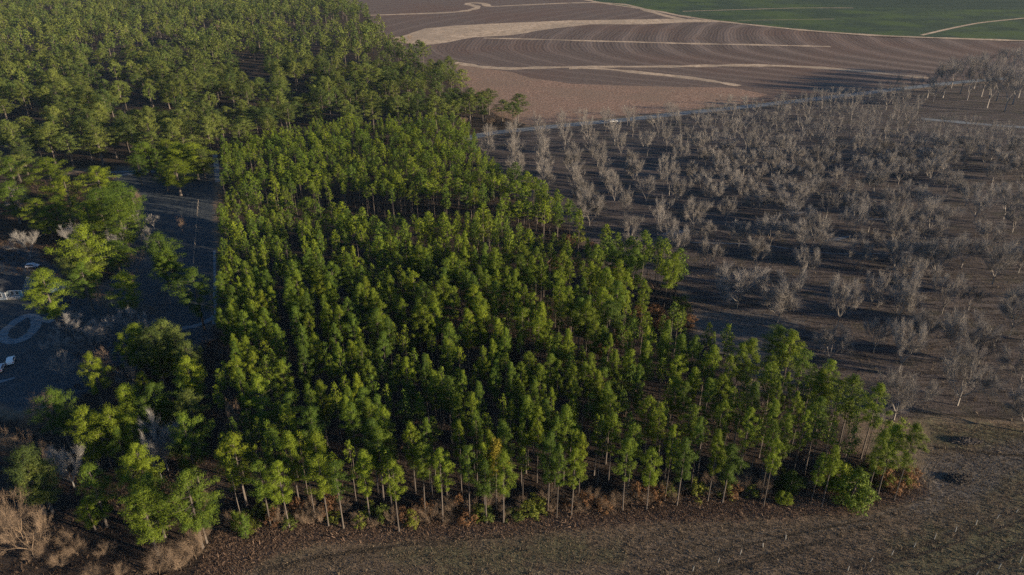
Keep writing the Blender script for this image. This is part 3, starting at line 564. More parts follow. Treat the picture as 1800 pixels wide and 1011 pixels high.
# bare and rusty trees inside and along the forest edge
rusts = [(870, 190, 8, 5), (886, 196, 7, 5), (900, 200, 6, 4), (905, 190, 9, 3), (850, 178, 8, 4), (862, 205, 7, 4), (815, 205, 8, 4), (735, 170, 9, 4), (720, 60, 8, 4), (700, 66, 8, 4), (628, 60, 8, 4), (378, 42, 9, 6), (425, 80, 10, 5), (300, 95, 9, 5), (230, 335, 10, 5)]
for k, (x, y, H, r) in enumerate(sorted(rusts)):
    X, Y = at(x, y, H); plant(rnd.choice(RUST), X, Y, H, r, 'bare_tree', f"rusty brown leafless tree at the edge of the far forest, {od(k)} from the left", 'bare tree', 'rusty trees along the forest edge')

# ------------------------------------------------------------------ single trees of the left side
def pine_list(lst, name, protos, fmt, group):
    for k, (x, y, H, r, lb) in enumerate(lst):
        X, Y = at(x, y, H); plant(rnd.choice(protos), X, Y, H*(1.04 if y > 560 else 1), r*(.80 if y > 560 else 1.0), name, lb, 'pine tree', group)
LP = [(71, 474, 20, 5.6, 'round olive pine hiding the end of the house'), (141, 400, 25, 7.6, 'tallest broad olive pine right of the house'), (130, 432, 20, 5.8, 'lower leafy pine against the tallest pine by the house'), (140, 465, 17, 5.0, 'lowest pine crown at the foot of the tallest yard pine'), (276, 409, 22, 5.4, 'lone olive pine standing in the middle of the shaded clearing'),
      (290, 436, 17, 4.8, 'lower half pine leaning out of the lone clearing pine'), (336, 475, 21, 6.0, 'bright green pine beside the track at the right of the clearing'), (215, 478, 16, 4.2, 'small green pine between the house pines and the clearing'), (197, 425, 13, 6, 'dark low pine below the white bare branches'),
      (80, 278, 21, 8, 'round olive pine at the upper left above the bare trees'), (110, 311, 20, 7.5, 'round pine just below the upper left pine'), (13, 279, 20, 10, 'widest pine on the left picture edge below the forest'), (12, 320, 19, 7, 'round pine on the left edge below the widest one'), (165, 292, 20, 7, 'round pine above the dark yard at its left end'),
      (200, 320, 20, 7, 'lumpy pine at the left side of the dark yard'), (231, 341, 16, 4, 'small pine leaning over the dark yard'), (168, 333, 21, 8.5, 'dense pine in the middle of the upper left grove'), (205, 352, 21, 8, 'dense pine with bare white branches at its foot'), (150, 355, 18, 6, 'shaded pine in the heart of the upper left grove'), (100, 345, 17, 6, 'dark pine left in the upper left grove'), (60, 350, 16, 6, 'shaded pine above the grey bare trees'), (82, 385, 9, 3.5, 'short yellow green pine low in the grove'),
      (305, 281, 18, 8, 'round pine at the right end of the dark yard'), (284, 287, 14, 4, 'small pine beside the round yard pine'), (335, 252, 19, 9, 'big bright pine in the corner by the forest'), (310, 252, 18, 8, 'pine left of the big bright corner pine'), (350, 262, 17, 6, 'bright pine next to the road gap'), (271, 262, 17, 3, 'slim pale pine before the forest'), (237, 272, 16, 4.5, 'thin grey green pine over the pale track'), (290, 245, 18, 7, 'olive pine left of the corner pines'), (250, 250, 18, 7, 'olive pine behind the thin grey green one'),
      (284, 566, 17, 4.5, 'bright pine topping the mixed clump above the left woods'), (233, 573, 16, 4.6, 'pine at the left shoulder of the mixed clump'), (212, 592, 14, 3.8, 'low pine at the left foot of the mixed clump'), (262, 582, 16, 5.8, 'broad pine in the middle of the mixed clump'), (303, 582, 15, 4, 'pine at the right shoulder of the mixed clump'), (273, 615, 11, 3.2, 'low lit pine in front of the mixed clump'), (299, 608, 11, 3.0, 'small lit pine right in front of the mixed clump'),
      (326, 604, 17, 3.8, 'topmost pine of the narrow column beside the dark track'), (327, 634, 17, 4.2, 'second pine down the narrow column beside the dark track'), (316, 675, 15, 2.6, 'thin pine at the left of the narrow column'), (327, 691, 16, 4.4, 'lowest pine of the narrow column beside the dark track'), (320, 735, 18, 5.0, 'pine right of the large grey bare tree'), (317, 776, 12, 2.8, 'low pine below the one right of the grey bare tree'),
      (247, 658, 13, 2.6, 'little lit pine tip above the middle of the left woods'), (264, 678, 16, 4.4, 'yellow green pine in the middle of the left woods'), (285, 698, 12, 2.7, 'small pine right of the middle yellow green one'), (216, 681, 15, 4.0, 'dark pine left of the middle yellow green one'), (156, 628, 15, 4.6, 'pine with bare brown branches beside its crown'), (90, 688, 16, 5.2, 'round pine with a rusty bare left side'), (142, 722, 17, 4.8, 'yellow green pine at the left centre of the left woods'), (167, 730, 15, 3.6, 'dark pine beside the yellow green left centre pine'),
      (190, 720, 17, 5.4, 'wide yellow green pine above the grey bare tree'), (225, 733, 15, 3.8, 'olive pine right of the wide yellow green one'), (38, 794, 17, 4.6, 'lit pine standing by the left edge above the big bare tree'), (60, 812, 14, 4.2, 'dark pine behind the left edge lit one'), (153, 822, 16, 3.8, 'dark pine with a pale leaning trunk'), (236, 784, 17, 3.4, 'lit pine leaning at the centre of the lower left woods'),
      (225, 812, 16, 5.0, 'wide lumpy yellow green pine in the lower left woods'), (259, 839, 16, 3.8, 'pine above the broad lower left pine'), (246, 868, 16, 5.6, 'broad open pine in the lower left woods'), (322, 835, 19, 5.2, 'large bright pine left of the dark track near the bottom'), (340, 862, 14, 3.6, 'lower pine against the large bright one near the bottom'), (150, 880, 8, 2.8, 'small drooping pine at the foot of the pale trunk'), (205, 760, 13, 3.5, 'grey green pine between two wide pines')]
pine_list(LP, 'pine_tree', YARDP, None, None)
LB = [(118, 552, 9, 6.5, 'g', 'grey leafless tree beside the driveway loop'), (152, 575, 9, 6.0, 'g', 'grey leafless tree right of the one by the driveway'), (95, 590, 6, 4.5, 'g', 'low grey bare tree below the driveway trees'), (178, 503, 10, 4.5, 'r', 'pale brown bare tree under the tallest yard pine'), (205, 402, 11, 4.5, 'g', 'white branched bare tree below the upper grove'), (238, 372, 9, 2.6, 'g', 'thin white bare tree at the edge of the dark yard'), (190, 424, 9, 4, 'g', 'pale bare tree under the white branched one'), (232, 440, 9, 4, 'r', 'brown bare tree left of the lone clearing pine'),
      (242, 533, 6, 3.0, 'r', 'orange brown bare shrub, left of a pair in the yard'), (272, 533, 6, 3.2, 'r', 'orange brown bare shrub, right of a pair in the yard'), (38, 402, 12, 6.5, 'g', 'grey bare tree at the left behind the house'), (125, 395, 11, 5.5, 'g', 'grey bare tree in the shade behind the tallest pine'), (60, 350, 13, 5, 'r', 'brown bare tree in the upper left grove'), (315, 381, 7, 3, 'r', 'small reddish shrub alone in the dark yard'), (265, 375, 7, 3.6, 'g', 'grey bush in the dark yard'),
      (170, 614, 12, 4.2, 'r', 'brown bare tree behind the half green pine'), (187, 640, 9, 3.2, 'r', 'rusty bare tree right of the half green pine'), (250, 580, 12, 3.6, 'r', 'bare brown tree inside the mixed clump'), (306, 575, 12, 3.6, 'r', 'bare brown tree at the right of the mixed clump'), (65, 690, 13, 4.2, 'r', 'orange lit bare tree at the left of the round pine'), (52, 718, 9, 3.5, 'r', 'low orange bare tree under the round pine'), (10, 755, 10, 4.0, 'r', 'pale brown bare tree on the left edge'), (25, 770, 8, 3.0, 'r', 'small brown bare tree near the left edge'),
      (60, 778, 8, 3.0, 'r', 'brown bare tree right of the left edge ones'), (270, 735, 15, 5.6, 'g', 'large grey bare tree amid the left woods'), (262, 762, 13, 3.6, 'g', 'paler bare tree in front of the large grey one'), (105, 782, 12, 5.5, 'g', 'dark grey bare tree with a forked trunk in the shade'), (8, 868, 12, 4.5, 'r', 'large rusty bare tree cut by the lower left edge'), (30, 905, 11, 5.2, 'r', 'pale limbed bare tree at the lower left'),
      (222, 640, 8, 3.5, 'g', 'grey bush between the clump and the middle pines'), (345, 845, 10, 3.6, 'r', 'bare brown tree beside the track near the bottom'), (225, 480, 8, 3.0, 'r', 'small brown bare tree by the small green pine'), (22, 330, 12, 5, 'g', 'grey bare tree below the left edge pines'), (100, 622, 8, 4.5, 'g', 'grey leafless tree on the lawn below the driveway trees'), (250, 400, 9, 4, 'g', 'grey leafless tree at the foot of the upper grove'), (305, 500, 8, 3.6, 'g', 'small grey leafless tree left of the trackside pine'), (182, 560, 9, 5, 'g', 'grey leafless tree below the pale brown one'), (215, 540, 8, 4, 'g', 'grey leafless tree left of the orange shrubs'), (250, 555, 8, 4, 'g', 'grey leafless tree under the orange shrubs'), (405, 702, 17, 2.6, 'r', 'reddish brown leafless conifer standing left of the plantation')]
for x, y, H, r, k, lb in LB:
    X, Y = at(x, y, H); plant(rnd.choice(GREYT if k == 'g' else RUST), X, Y, H, r, 'bare_tree', lb, 'bare tree', None)
SB = [(205, 1000, 3.5, 2.0), (290, 965, 5.5, 3.6), (310, 972, 5, 3.2), (335, 945, 6.5, 3.0), (345, 925, 7, 2.8), (270, 985, 4, 2.6), (100, 975, 4, 2.4), (130, 955, 3.5, 2.4), (180, 960, 3, 2.2), (60, 960, 4, 2.4), (110, 940, 3, 2.0), (160, 1000, 3, 2.2)]
for k, (x, y, H, r) in enumerate(sorted(SB)):
    X, Y = at(x, y, H*.9); plant(rnd.choice(BUSH[:3]), X, Y, H, r, 'bare_shrub', f"rust brown leafless shrub on the bottom left ground, {od(k)} from the left", 'shrub', 'bare shrubs at the bottom left')

# shrubs along the front of the plantation and at its gaps
shr = []
for k in range(100):
    x = 410+k*12.0+rnd.uniform(-6, 6); y = np.interp(x, [400, 560, 700, 860, 1100, 1240, 1400, 1540, 1620], [925, 918, 922, 908, 890, 874, 864, 858, 850])+rnd.uniform(-20, 8)
    shr.append((x, y, rnd.uniform(1.8, 4.6), rnd.uniform(1.3, 2.5)))
for k, (x, y, H, r) in enumerate(shr):
    X, Y = at(x, y); q = rnd.random(); pr = rnd.choice(BUSH if q < .5 else RUSTY if q < .75 else LEAFY)
    knd = 'leafless' if q < .5 else 'rusty leaved' if q < .75 else 'green leaved'
    plant(pr, X, Y, H, r, 'shrub', f"{knd} shrub at the front foot of the plantation, {od(k)} from the left", 'shrub', 'shrubs along the front of the plantation')
gaps = [(1120, 560), (1140, 572), (1165, 580), (1190, 566), (1205, 550), (1150, 555), (1180, 590), (1210, 575), (1130, 590), (1195, 540), (1075, 480), (1060, 455), (1040, 440), (990, 460), (975, 470), (1000, 445), (800, 600), (820, 615), (790, 580), (835, 640), (815, 650), (755, 610), (725, 615), (740, 625), (1530, 825), (1550, 850), (1570, 862), (1500, 800), (1590, 850), (1540, 835), (1000, 430), (1020, 425), (1090, 600), (1060, 620), (960, 560), (930, 640)]
for k, (x, y) in enumerate(sorted(gaps)):
    X, Y = at(x, y); q = rnd.random(); plant(rnd.choice(RUSTY+BUSH[:2] if q < .75 else LEAFY), X, Y, rnd.uniform(2.5, 5), rnd.uniform(2, 3.4), 'shrub', f"brown shrub in a gap between plantation pines, {od(k)} counting from the left", 'shrub', 'shrubs in the gaps of the plantation')

# ------------------------------------------------------------------ orchard
near_or = [(1036, 400, 330, 22), (1097, 393, 300, 14), (1156, 412, 330, 16), (1218, 404, 345, 20), (1275, 396, 343, 14), (1244, 478, 418, 17), (1295, 542, 470, 42), (1325, 480, 414, 19), (1367, 567, 466, 40), (1353, 436, 377, 28), (1415, 455, 376, 32), (1452, 385, 338, 15), (1493, 419, 358, 18), (1535, 349, 295, 18), (1472, 573, 446, 26), (1455, 640, 576, 26), (1501, 475, 425, 18), (1410, 500, 435, 20), (1576, 568, 480, 34), (1580, 655, 545, 26), (1642, 489, 415, 30), (1655, 553, 480, 20), (1702, 545, 500, 14), (1680, 640, 545, 36), (1774, 592, 500, 32), (1744, 500, 412, 32),
           (1568, 420, 350, 18), (1632, 415, 335, 26), (1711, 392, 320, 22), (1764, 385, 315, 26), (1731, 440, 385, 20), (1570, 480, 420, 24), (1571, 738, 655, 40), (1683, 713, 622, 40), (1789, 688, 608, 34), (1535, 620, 560, 16), (1800, 760, 690, 40), (1369, 351, 305, 20), (1384, 368, 327, 26), (1333, 376, 328, 20), (1418, 341, 300, 14), (1438, 349, 308, 16), (1488, 358, 318, 18), (1468, 331, 290, 14), (1720, 640, 580, 20), (1530, 540, 480, 16), (1790, 480, 420, 24), (1690, 470, 410, 22), (1600, 360, 318, 18), (1660, 350, 300, 18)]
trees = []
for x, y, top, hw in near_or:
    X, Y = at(x, y); _, ys_, z = screen(X, Y, ground(Y)); lo, hi = 4.0, 26.0
    for _ in range(30):
        m = (lo+hi)/2
        if screen(X, Y, ground(Y)+m)[1] > top: lo = m
        else: hi = m
    trees.append([X, Y, min(lo, 17), max(4.2, hw*z/FPX*1.3)])
# columns run straight away from the camera, 15 m apart
g2 = random.Random(3)
for cx in range(-3, 40):
    for ry in range(0, 27):
        X = 1.5+cx*15.2+g2.uniform(-1.1, 1.1); Y = 150+ry*16.2+(cx % 2)*1+g2.uniform(-1.6, 1.6)
        if not inside(X, Y, ORCH): continue
        if sdist(np.array([X]), np.array([Y]), ORCH)[0] > -4: continue
        x, y, z = screen(X, Y, ground(Y))
        if x > 1870: continue
        if y > 330 and (x > 1330 or y > 415) and (g2.random() < .12 or any((X-t_[0])**2+(Y-t_[1])**2 < 95 for t_ in trees) or (x < 1480 and y > 520)): continue
        if y < 236 and x > 1615: continue
        if any((X-t_[0])**2+(Y-t_[1])**2 < 85 for t_ in trees) or g2.random() < .10: continue
        trees.append([X, Y, g2.uniform(11.5, 15.5)*(1.0 if x > 1200 else 1.05), g2.uniform(4.2, 5.8) if x < 1230 else g2.uniform(5.4, 7.4)])
trees.sort(key=lambda p: p[1]); trees = trees[:300]
lab = rank_label(trees, 18.5, lambda b, k, p: f"{'wide' if p[3] > 5.6 else 'narrow'} leafless grey pecan tree, {od(k)} from the left in the {od(b)} orchard row back")
for p in trees:
    pr = rnd.choice(PECANF if p[1] > 400 else PECANW if p[3] > 5.4 or p[1] < 260 else PECAN); plant(pr, p[0], p[1], p[2], p[3], 'pecan_tree', lab[id(p)], 'bare tree', 'leafless trees of the pecan orchard')
for k, (x, y, H, r) in enumerate(sorted([(1657, 172, 30, 12), (1688, 166, 30, 12), (1712, 156, 28, 11), (1735, 190, 30, 12), (1766, 196, 30, 12), (1790, 172, 30, 12), (1770, 150, 30, 12), (1740, 164, 30, 12), (1800, 200, 28, 12), (1640, 180, 14, 7), (1815, 154, 30, 12), (1672, 155, 24, 10), (1700, 176, 26, 11), (1725, 170, 28, 11), (1752, 178, 28, 12), (1780, 184, 28, 12), (1800, 160, 30, 12), (1645, 162, 20, 9), (1720, 146, 26, 11), (1755, 142, 28, 12), (1790, 140, 28, 12), (1630, 172, 16, 8)])):
    X, Y = at(x, y); plant(rnd.choice(DARKT), X, Y, H, r, 'bare_tree', f"tall dark leafless tree of the grove beyond the orchard, {od(k)} from the left", 'bare tree', 'dark bare grove beyond the orchard')
# white grow tubes of the young trees in the front field, and a few young orchard trees
tub = []
seg = [((0, 0, 0), (0.02, 0, 1.5), .09, .085)]
tv, tf = prism(seg, 8); M['tube'] = mat_plain('white_tube', (0.34, 0.34, 0.33), .5)
tv2, tf2 = prism([((0, 0, 1.4), (.05, .03, 2.3), .018, .008), ((.02, 0, 1.7), (-.3, .1, 2.2), .01, .005), ((.02, 0, 1.8), (.25, -.15, 2.3), .01, .005), ((.03, 0, 1.9), (.1, .3, 2.4), .01, .005)], 4)
tubeM, twigM = mesh_np('tree_guard', tv, tf, M['tube'], smooth=True), mesh_np('sapling_stem', tv2, tf2, M['twig'])
TB = [(1217.5, 1004), (1262, 989), (1301, 975), (1341, 962), (1381, 948), (1529.5, 988), (1567, 976), (1606, 962), (1642, 948), (1679, 935), (1715, 923), (1752, 912), (1786, 901), (1490, 1003), (1755, 1000), (1793, 989), (1716, 1011)]
for k, (x, y) in enumerate(sorted(TB)):
    X, Y = at(x, y); t_ = empty('sapling', (X, Y, ground(Y)), rnd.uniform(0, 6)); mobj('tree_guard', tubeM, t_); mobj('stem', twigM, t_)
    t_.scale = (.95, .95, rnd.uniform(.75, 1.05)); t_.rotation_euler = (rnd.uniform(-.12, .12), rnd.uniform(-.12, .12), t_.rotation_euler[2])
    tag(t_, f"sapling in a white tube on the front field, {od(k)} from the left", 'sapling', 'saplings in white tubes on the front field')
# heap of dark brush by the plantation edge, small soil mounds on the right
def heap(name, x, y, rx, ry, h, mat, label, n=500, seed=0):
    X, Y = at(x, y); g = np.random.default_rng(seed); th = g.uniform(0, 6.28, n); q = g.random(n)**.5
    c = np.stack([rx*q*np.cos(th), ry*q*np.sin(th), h*(1-q**2)*g.uniform(.5, 1.1, n)], 1)
    d = g.normal(size=(n, 3))*np.array([1, 1, .45]); d /= np.linalg.norm(d, axis=1)[:, None]; L = g.uniform(.4, 1.5, (n, 1))
    tv, tf = prism([(tuple(a-b*l/2), tuple(a+b*l/2), .07, .03) for a, b, l in zip(c, d, L)], 3)
    k = 18; ring = [(0, 0, h*.75)]+[(rx*s*math.cos(a)*rnd.uniform(.85, 1.1), ry*s*math.sin(a)*rnd.uniform(.85, 1.1), h*.7*(1-s*s)-.05) for s in (.5, 1) for a in np.linspace(0, 6.28, k, endpoint=False)]
    F = [(0, 1+j, 1+(j+1) % k) for j in range(k)]+[(1+j, 1+k+j, 1+k+(j+1) % k) for j in range(k)]+[(1+j, 1+k+(j+1) % k, 1+(j+1) % k) for j in range(k)]
    o = mobj(name, mesh_np(name, np.concatenate([tv, np.array(ring)]), np.concatenate([tf, np.array(F)+len(tv)]), M[mat]))
    o.location = (X, Y, ground(Y)); return tag(o, label, 'brush heap' if 'brush' in name else 'mound')
heap('brush_heap', 1235, 612, 5, 3.4, 1.6, 'brush', 'long dark heap of cut brush at the plantation edge by the orchard', 900, 1)
heap('brush_heap', 1262, 632, 4.2, 3, 1.3, 'brush', 'smaller dark brush heap nearer the bright pines, right of the long one', 600, 2)
heap('soil_mound', 1697, 776, 4.4, 1.4, .9, 'bark', 'pale mound of soil and sticks on the right field', 260, 3)
heap('brush_heap', 1684, 843, 3, 1.8, .8, 'brush', 'dark scrubby brush heap on the lower right field', 300, 4)
# fallen trunk lying across the orchard path
X, Y = at(1187, 428); tv, tf = prism([((-3.4, -1.4, .2), (0, 0, .35), .16, .24), ((0, 0, .35), (3.0, 1.6, .4), .24, .34), ((3.0, 1.6, .4), (3.9, 1.4, 1.0), .2, .06), ((3.0, 1.6, .4), (3.8, 2.3, .9), .2, .05)], 6)
o = mobj('fallen_log', mesh_np('fallen_log', tv, tf, M['twig_dark'])); o.location = (X, Y, ground(Y)); tag(o, 'dark fallen tree trunk lying by the path at the top of the clearing', 'log')

# ------------------------------------------------------------------ low cover nobody could count
def tufts(name, poly_or_pts, n, size, mats, label, cat, seed, tall=1.0, wid=.10):
    g = np.random.default_rng(seed); p = np.array(poly_or_pts); x0, y0 = p.min(0); x1, y1 = p.max(0)
    X = g.uniform(x0, x1, n*4); Y = g.uniform(y0, y1, n*4); m = sdist(X, Y, poly_or_pts)+g.exponential(2.2, len(X))-2.0 < 0
    X, Y = X[m][:n], Y[m][:n]; n = len(X); c = np.stack([X, Y, np.interp(Y, KY, KZ)], 1); k = 4
    c = np.repeat(c, k, 0); N = len(c); d = g.normal(size=(N, 3))*np.array([.8, .8, .25])+np.array([0, 0, tall*.7]); d /= np.linalg.norm(d, axis=1)[:, None]
    s = np.cross(d, g.normal(size=(N, 3))); s /= np.linalg.norm(s, axis=1)[:, None]; L = np.repeat(size*g.lognormal(0, .45, (n, 1)), k, 0)*g.uniform(.6, 1.2, (N, 1))
    c[:, :2] += g.normal(size=(N, 2))*L*.35; W = L*wid
    V = np.stack([c-s*W, c+s*W, c+d*L], 1).reshape(-1, 3)
    return tag(mobj(name, mesh_np(name, V, tri_faces(N), mats, attr={'tint': np.repeat(g.random(n), k*3)})), label, cat, kind='stuff')
M['litter'] = mat_foliage('dead_weeds', (0.11, 0.072, 0.053), (0.19, 0.130, 0.096), (0.29, 0.22, 0.17), .15)
M['grass'] = mat_foliage('dry_field_grass', (0.105, 0.080, 0.056), (0.175, 0.138, 0.10), (0.14, 0.132, 0.08), .15)
M['floorw'] = mat_foliage('forest_weeds', (0.045, 0.032, 0.025), (0.085, 0.058, 0.042), (0.14, 0.095, 0.065), .15)
tufts('dead_weeds', LITTER, 46000, .26, M['litter'], 'reddish dead weeds along the front of the plantation', 'weeds', 1)
FRONT = pts("330,1030 455,985 700,950 900,938 1300,918 1500,900 1640,878 1640,800 1650,745 1850,755 1850,1030")
tufts('field_grass', FRONT, 60000, .20, M['grass'], 'short dry grass over the front field', 'grass', 2)
tufts('forest_weeds', PLANT, 22000, .6, M['floorw'], 'brown weeds on the plantation floor', 'undergrowth', 3)
tufts('woodland_weeds', LEFTW, 26000, .5, M['floorw'], 'dark weeds under the left woods', 'undergrowth', 4)
ORN = pts("1060,470 1120,430 1400,400 1850,400 1850,742 1640,728 1540,740 1400,690 1220,560 1215,520")
tufts('orchard_grass', ORN, 20000, .3, M['grass'], 'sparse dry grass on the orchard floor', 'grass', 5)

# ------------------------------------------------------------------ house, cars, fence
def bm_obj(name, bm, mat, parent=None, loc=None):
    me = bpy.data.meshes.new(name); bmesh.ops.recalc_face_normals(bm, faces=bm.faces[:]); bm.to_mesh(me); bm.free(); me.materials.append(mat)
    o = mobj(name, me, parent)
    if loc: o.location = loc
    return o
def add_box(bm, x0, x1, y0, y1, z0, z1):
    v = [bm.verts.new(p) for p in ((x0, y0, z0), (x1, y0, z0), (x1, y1, z0), (x0, y1, z0), (x0, y0, z1), (x1, y0, z1), (x1, y1, z1), (x0, y1, z1))]
    for f in ((0, 3, 2, 1), (4, 5, 6, 7), (0, 1, 5, 4), (1, 2, 6, 5), (2, 3, 7, 6), (3, 0, 4, 7)): bm.faces.new([v[k] for k in f])
def box(name, mat, parent, *bs, bevel=0.0):
    bm = bmesh.new()
    for b in bs: add_box(bm, *b)
    if bevel: bmesh.ops.bevel(bm, geom=bm.edges[:], offset=bevel, segments=2, affect='EDGES')
    return bm_obj(name, bm, mat, parent)
def prof(name, mat, parent, pr, y0, y1, bevel=0.0):
    """a side profile (x,z) extruded from y0 to y1"""
    bm = bmesh.new(); a = [bm.verts.new((x, y0, z)) for x, z in pr]; b = [bm.verts.new((x, y1, z)) for x, z in pr]; n = len(pr)
    bm.faces.new(a); bm.faces.new(b[::-1])
    for k in range(n): bm.faces.new((a[k], b[k], b[(k+1) % n], a[(k+1) % n]))
    if bevel: bmesh.ops.bevel(bm, geom=bm.edges[:], offset=bevel, segments=2, affect='EDGES')
    return bm_obj(name, bm, mat, parent)
M['siding'] = mat_plain('white_siding', (0.18, 0.22, 0.27), .6); M['roofd'] = mat_plain('dark_shingle', (0.045, 0.05, 0.06), .9, .3, 6)
M['glass'] = mat_plain('window_glass', (0.03, 0.035, 0.045), .1); M['trim'] = mat_plain('white_trim', (0.75, 0.76, 0.78), .5)
M['teal'] = mat_plain('teal_metal', (0.16, 0.33, 0.36), .5); M['paint'] = mat_plain('white_paint', (0.78, 0.79, 0.8), .3, .03)
M['silver'] = mat_plain('silver_paint', (0.5, 0.5, 0.55), .3, .03); M['rubber'] = mat_plain('rubber', (0.02, 0.02, 0.02), .9); M['wood'] = mat_plain('weathered_wood', (0.26, 0.23, 0.2), .9)
M['lampr'] = mat_plain('red_lens', (0.4, 0.02, 0.02), .3); M['lampw'] = mat_plain('clear_lens', (0.7, 0.7, 0.66), .2)
# house: its front wall foot runs along x 0..42 of the photo at y 524; it goes on past the left edge
hx, hy = at(41, 522); H = empty('house', (hx, hy, ground(hy)), R(5)); tag(H, 'white house with dark shingle roof cut by the left edge behind the round pine', 'house')
box('wall', M['siding'], H, (-19, 0, 0, 9, 0, 3.0)); box('wall', M['siding'], H, (-13.0, -4.4, -1.8, -.003, 0, 3.0))
def gable(name, x0, x1, y0, y1, z0, rise, along='x', over=.45):
    bm = bmesh.new(); th = .18
    if along == 'x':
        ym = (y0+y1)/2; q = [(y0-over, z0-.15), (ym, z0+rise), (y1+over, z0-.15)]; pr = q+[(y, z+th) for y, z in q[::-1]]
        a = [bm.verts.new((x0-over, y, z)) for y, z in pr]; b = [bm.verts.new((x1+over, y, z)) for y, z in pr]
    else:
        xm = (x0+x1)/2; q = [(x0-over, z0-.15), (xm, z0+rise), (x1+over, z0-.15)]; pr = q+[(x, z+th) for x, z in q[::-1]]
        a = [bm.verts.new((x, y0-over, z)) for x, z in pr]; b = [bm.verts.new((x, y1+over, z)) for x, z in pr]
    n = len(pr)
    for k in range(n): bm.faces.new((a[k], b[k], b[(k+1) % n], a[(k+1) % n]))
    for s in (a, b):
        bm.faces.new((s[0], s[1], s[4], s[5])); bm.faces.new((s[1], s[2], s[3], s[4]))
    return bm_obj(name, bm, M['roofd'], H)
gable('roof', -19, 0, 0, 9, 3.0, 3.1); gable('roof', -13, -4.4, -1.8, 4.5, 3.0, 2.5, 'y', .4)
bm = bmesh.new()
for xx in (-19, 0): bm.faces.new([bm.verts.new(p) for p in ((xx, 0, 3.0), (xx, 9, 3.0), (xx, 4.5, 6.0))])
bm.faces.new([bm.verts.new(p) for p in ((-13, -1.8, 3.0), (-4.4, -1.8, 3.0), (-8.7, -1.8, 5.4))]); bm_obj('gable_wall', bm, M['siding'], H)
box('corner_trim', M['trim'], H, (-.12, .06, -.06, .12, 0, 2.95), (-4.5, -4.34, -1.86, -1.7, 0, 2.95)); box('fascia', M['trim'], H, (-4.0, .5, -.66, -.6, 2.7, 2.9))
for k, (x, y) in enumerate([(-1.6, 0), (-3.2, 0), (-6.2, -1.8), (-8.7, -1.8), (-11.2, -1.8), (-15.5, 0)]):
    w = box('window', M['glass'], H, (x-.5, x+.5, y-.04, y-.004, 1.0, 2.3)); box('frame', M['trim'], w, (x-.6, x-.5, y-.06, y-.003, .9, 2.4), (x+.5, x+.6, y-.06, y-.003, .9, 2.4), (x-.5, x+.5, y-.06, y-.003, 2.3, 2.4), (x-.5, x+.5, y-.06, y-.003, .9, 1.0), (x-.5, x+.5, y-.07, y-.045, 1.62, 1.68))
box('door', M['teal'], H, (-.98, -.22, -.05, -.004, .2, 2.2)); box('chimney', M['wood'], H, (-16, -15.2, 5.2, 6, 4, 7))
box('terrace', M['wood'], H, (-3.9, .4, -2.0, -.7, 0, .25)); box('railing', M['trim'], H, *[(-3.9+.42*k, -3.85+.42*k, -2.0, -1.95, .25, 1.1) for k in range(11)], (-3.9, .4, -2.02, -1.96, 1.1, 1.18))
# garage with a teal roof, half hidden behind the round pine
cx, cy = at(104, 514); G = empty('garage', (cx, cy, ground(cy)), R(12)); tag(G, 'small outbuilding with a teal metal roof right of the round pine', 'garage')
box('wall', M['siding'], G, (-3.4, 1.2, 0, 4, 0, 2.2)); box('door', M['trim'], G, (-2.6, -.2, -.05, -.004, 0, 1.9))
prof_roof = bmesh.new(); a = [prof_roof.verts.new(p) for p in ((-3.7, -.4, 2.15), (1.5, -.4, 2.15), (1.5, 2, 3.0), (-3.7, 2, 3.0), (1.5, 4.4, 2.15), (-3.7, 4.4, 2.15))]
prof_roof.faces.new((a[0], a[1], a[2], a[3])); prof_roof.faces.new((a[3], a[2], a[4], a[5])); bmesh.ops.solidify(prof_roof, geom=prof_roof.faces[:], thickness=.08); bm_obj('roof', prof_roof, M['teal'], G)
bm = bmesh.new()
for xx in (-3.39, 1.19): bm.faces.new([bm.verts.new(p) for p in ((xx, .01, 2.19), (xx, 3.99, 2.19), (xx, 2, 2.86))])
bm_obj('gable_wall', bm, M['siding'], G)

